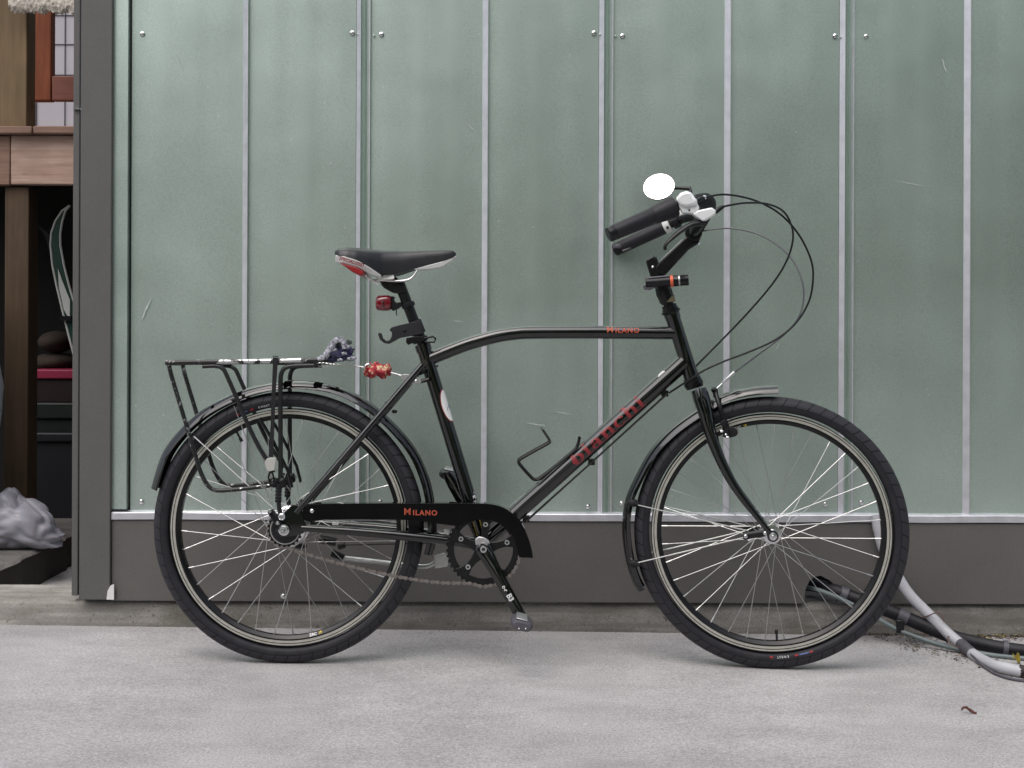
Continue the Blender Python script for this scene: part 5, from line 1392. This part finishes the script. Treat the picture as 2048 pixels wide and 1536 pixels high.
# red patterned bundle on the stay rod
t = thing('cloth_bundle', 'red and yellow patterned cloth knotted round the rack stay', 'cloth', loc=world(F.p(755, 741, -.015)))
T0 = Matrix.Translation(world(F.p(755, 741, -.015))).inverted()
q = MB()
for i, (u, v, y, r_) in enumerate([(738, 735, -.018, .0125), (746, 742, -.024, .014), (757, 739, -.022, .0145), (766, 744, -.022, .0135), (774, 737, -.018, .0115), (735, 746, -.014, .010), (744, 750, -.01, .0095), (766, 751, -.016, .0095), (752, 731, -.016, .009), (776, 744, -.014, .009)]):
    blob(T0 @ world(F.p(u, v, y)), r_ * .92, (1, 1, 1), .45, 2.2, 16, i + 3, q)
put('knot', q.mesh('knot', M['redcloth'], 60), t)
q = MB(); q.tube([T0 @ world(F.p(u, v, -.03)) for u, v in [(728, 738), (731, 731), (737, 728), (741, 733)]], .0022, 8, sub=4); put('foil_edge', q.mesh('foil_edge', M['silver']), t)

# ------------------------------------------------------------------ pipes at the right
def floor_y(u, v, h):
    """depth at which a point h above the sloping ground shows at (u, v)"""
    Y = 0.0
    for _ in range(8):
        p = W(u, v, Y); zt = gz(p.x) + h; U, K = level(u, v); Y = (((zt - CAM_Z) / K) - 1) * DIST
    return Y
def pipe(name, lbl, pts, r, m, cat='pipe', sub_=6, n=14):
    P_ = []
    for (u, v, Y) in pts:
        if Y is None: Y = floor_y(u, v, r if isinstance(r, float) else r[-1])
        P_.append(W(u, v, Y))
    b = P_[-1]
    t = thing(name, lbl, cat, loc=b); T = Matrix.Translation(b).inverted()
    q = MB(); q.tube([T @ p for p in P_], r, n, sub=sub_); put('pipe_run', q.mesh('pipe_run', m), t)
    return t, T, P_
cp = [(1752, 1030, .328), (1757, 1060, .322), (1768, 1100, .318), (1795, 1152, .300), (1820, 1190, .285), (1855, 1226, .262), (1895, 1266, .225), (1925, 1291, .175), (1948, 1310, .11), (1975, 1325, .045), (2000, 1334, None), (2050, 1344, None), (2120, 1352, None)]
t, T, P_ = pipe('conduit', 'light grey plastic conduit curving down from the wall to the ground', cp, .0140, M['conduit'])
q = MB(); q.tube([T @ W(1922, 1288.5, .181), T @ W(1945, 1308, .12)], .0152, 16); put('tape_band', q.mesh('tape_band', M['tape']), t)
q = MB(); q.tube([T @ W(1992, 1331.5, .0), T @ W(1998, 1334, -.012)], .0150, 16); put('tie', q.mesh('tie', M['maroon']), t)
q = MB(); q.tube([T @ W(2040, 1342, floor_y(2040, 1342, .014)), T @ W(2056, 1345, floor_y(2056, 1345, .014))], .0152, 16); put('tie', q.mesh('tie', M['maroon']), t)
bp = [(1612, 1168, .47), (1640, 1172, .40), (1668, 1181, .345), (1700, 1193, .325), (1750, 1211, .30), (1800, 1231, .28), (1850, 1252, .26), (1900, 1272, .235), (1950, 1285, .19), (2000, 1295, .155), (2060, 1303, .135), (2130, 1308, .13)]
t, T, P_ = pipe('insulated_pipe', 'thick black foam wrapped pipe coming out of the hole in the board', bp, [.0185, .0185, .0175, .0175, .018, .0175, .018, .0175, .0172, .0168, .0165, .0165], M['foam'])
for (u0, v0, Y0, u1, v1, Y1) in ((1682, 1186.5, .336, 1698, 1192, .326), (1796, 1229.5, .281, 1815, 1238, .275), (2006, 1296, .153, 2016, 1297.5, .15)):
    q = MB(); q.tube([T @ W(u0, v0, Y0), T @ W(u1, v1, Y1)], .0198, 14); put('tape_band', q.mesh('tape_band', M['tape']), t)
gp = [(1612, 1174, .40), (1640, 1181, .345), (1680, 1197, .315), (1720, 1217, .29), (1760, 1240, .27), (1795, 1259, .255), (1830, 1273, .235), (1880, 1290, .20), (1930, 1301, .16), (1990, 1311, None), (2060, 1318, None), (2130, 1323, None)]
t, T, P_ = pipe('drain_tube', 'thin grey green tube running below the black insulated pipe', gp, .0058, M['greytube'], 'tube')
q = MB(); q.box((-.010, -.006, -.014), (.010, .006, .020)); 
cl_ = W(1800, 1255, .252)
for i, p in enumerate(q.v): q.v[i] = T @ (cl_ + p)
put('pipe_clip', q.mesh('pipe_clip', M['black_plastic']), t, bev=.003)
wires = [('thin brown wire looping over the conduit and black pipe', [(1840, 1236, .27), (1850, 1234, .25), (1872, 1226, .23), (1884, 1230, .22), (1888, 1244, .21)]),
         ('thin wire dangling in front of the black pipe beside the tape band', [(1897, 1272, .20), (1896, 1282, .18), (1905, 1291, .165), (1920, 1296, .16)]),
         ('dark thin cable trailing along the ground under the conduit end', [(1938, 1303, .12), (1955, 1322, .06), (1972, 1336, .01), (1990, 1347, None), (2020, 1357, None), (2060, 1363, None)])]
for i, (l, pts) in enumerate(wires):
    P_ = []
    for (u, v, Y) in pts: P_.append(W(u, v, floor_y(u, v, .004) if Y is None else Y))
    q = MB(); q.tube([p - P_[-1] for p in P_], .0016 if i < 2 else .0036, 7, sub=6); o = put('wire', q.mesh('wire', M['wire'] if i < 2 else M['tape'])); o.location = P_[-1]; tag(o, l, 'wire', 'loose wires by the pipes')
# leaves
def leaf(name, lbl, u, v, L, w_, m, rot, cat='leaf'):
    Y = floor_y(u, v, .002); c = W(u, v, Y); q = MB(); n = 8; vs = []
    for i in range(n + 1):
        s_ = i / n; ww = w_ * math.sin(PI * min(1, s_ * .95 + .03)) ; zc = .006 * math.sin(PI * s_ * 1.6) + .002
        for e in (-1, 0, 1): vs.append(Vector(((s_ - .5) * L, e * ww, zc + .006 * abs(e) + .002 * math.sin(9 * s_ + e))))
    fs = []
    for i in range(n):
        for e in range(2): fs.append((i * 3 + e, i * 3 + e + 1, i * 3 + e + 4, i * 3 + e + 3))
    q.add(vs, fs); o = put(name, q.mesh(name, m)); o.location = c; o.rotation_euler = (0, 0, rot); return tag(o, lbl, cat)
leaf('dry_leaf', 'small curled red brown dry leaf alone on the bare concrete', 1938, 1426, .032, .004, M['leaf_red'], -.15)
o = leaf('yellow_leaf', 'curled yellow leaf beside the end of the grey conduit', 2033, 1326, .022, .010, M['leaf_yellow'], .5)
o.scale = (1, 1, 1.8)
# leaf litter along the foot of the kerb
mb = MB(); vs = []; fs = []
def flake(u, v, sz):
    Y = min(floor_y(u, v, .003), KY - .004); c = W(u, v, Y); c.z = gz(c.x) + random.uniform(.001, .005)
    q_ = Matrix.Rotation(random.uniform(0, 6.3), 3, 'Z') @ Matrix.Rotation(random.uniform(-.6, .6), 3, 'X') @ Matrix.Rotation(random.uniform(-.5, .5), 3, 'Y')
    a, b = sz * random.uniform(.6, 1.5), sz * random.uniform(.25, .7); o_ = len(vs)
    vs.extend([c + q_ @ Vector(p) for p in ((-a, 0, 0), (-a * .2, -b, .002), (a, 0, .001), (-a * .1, b, .002))]); fs.append((o_, o_ + 1, o_ + 2, o_ + 3))
for i in range(700):
    u = 1700 + 360 * random.random() ** .7; v = 1266 + abs(random.gauss(0, 5)) + (u - 1700) * .012
    flake(u, v, random.uniform(.0015, .0055))
for i in range(420):
    u = random.uniform(1800, 2060); v = 1285 + (u - 1800) * .24 + random.gauss(0, 7); flake(u, min(v, 1362), random.uniform(.0015, .005))
for i in range(160): flake(random.uniform(240, 1700), 1263 + random.gauss(0, 3), random.uniform(.001, .0025))
for i in range(60): flake(random.uniform(0, 2048), random.uniform(1290, 1520), random.uniform(.0008, .0018))
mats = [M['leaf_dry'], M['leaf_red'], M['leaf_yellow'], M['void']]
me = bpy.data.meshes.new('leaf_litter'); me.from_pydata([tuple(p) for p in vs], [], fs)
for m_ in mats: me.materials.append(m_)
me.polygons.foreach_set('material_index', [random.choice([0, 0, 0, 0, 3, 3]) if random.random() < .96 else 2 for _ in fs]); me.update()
put('leaf_litter', me, kind='stuff', label='dry leaf scraps and dirt along the foot of the kerb')
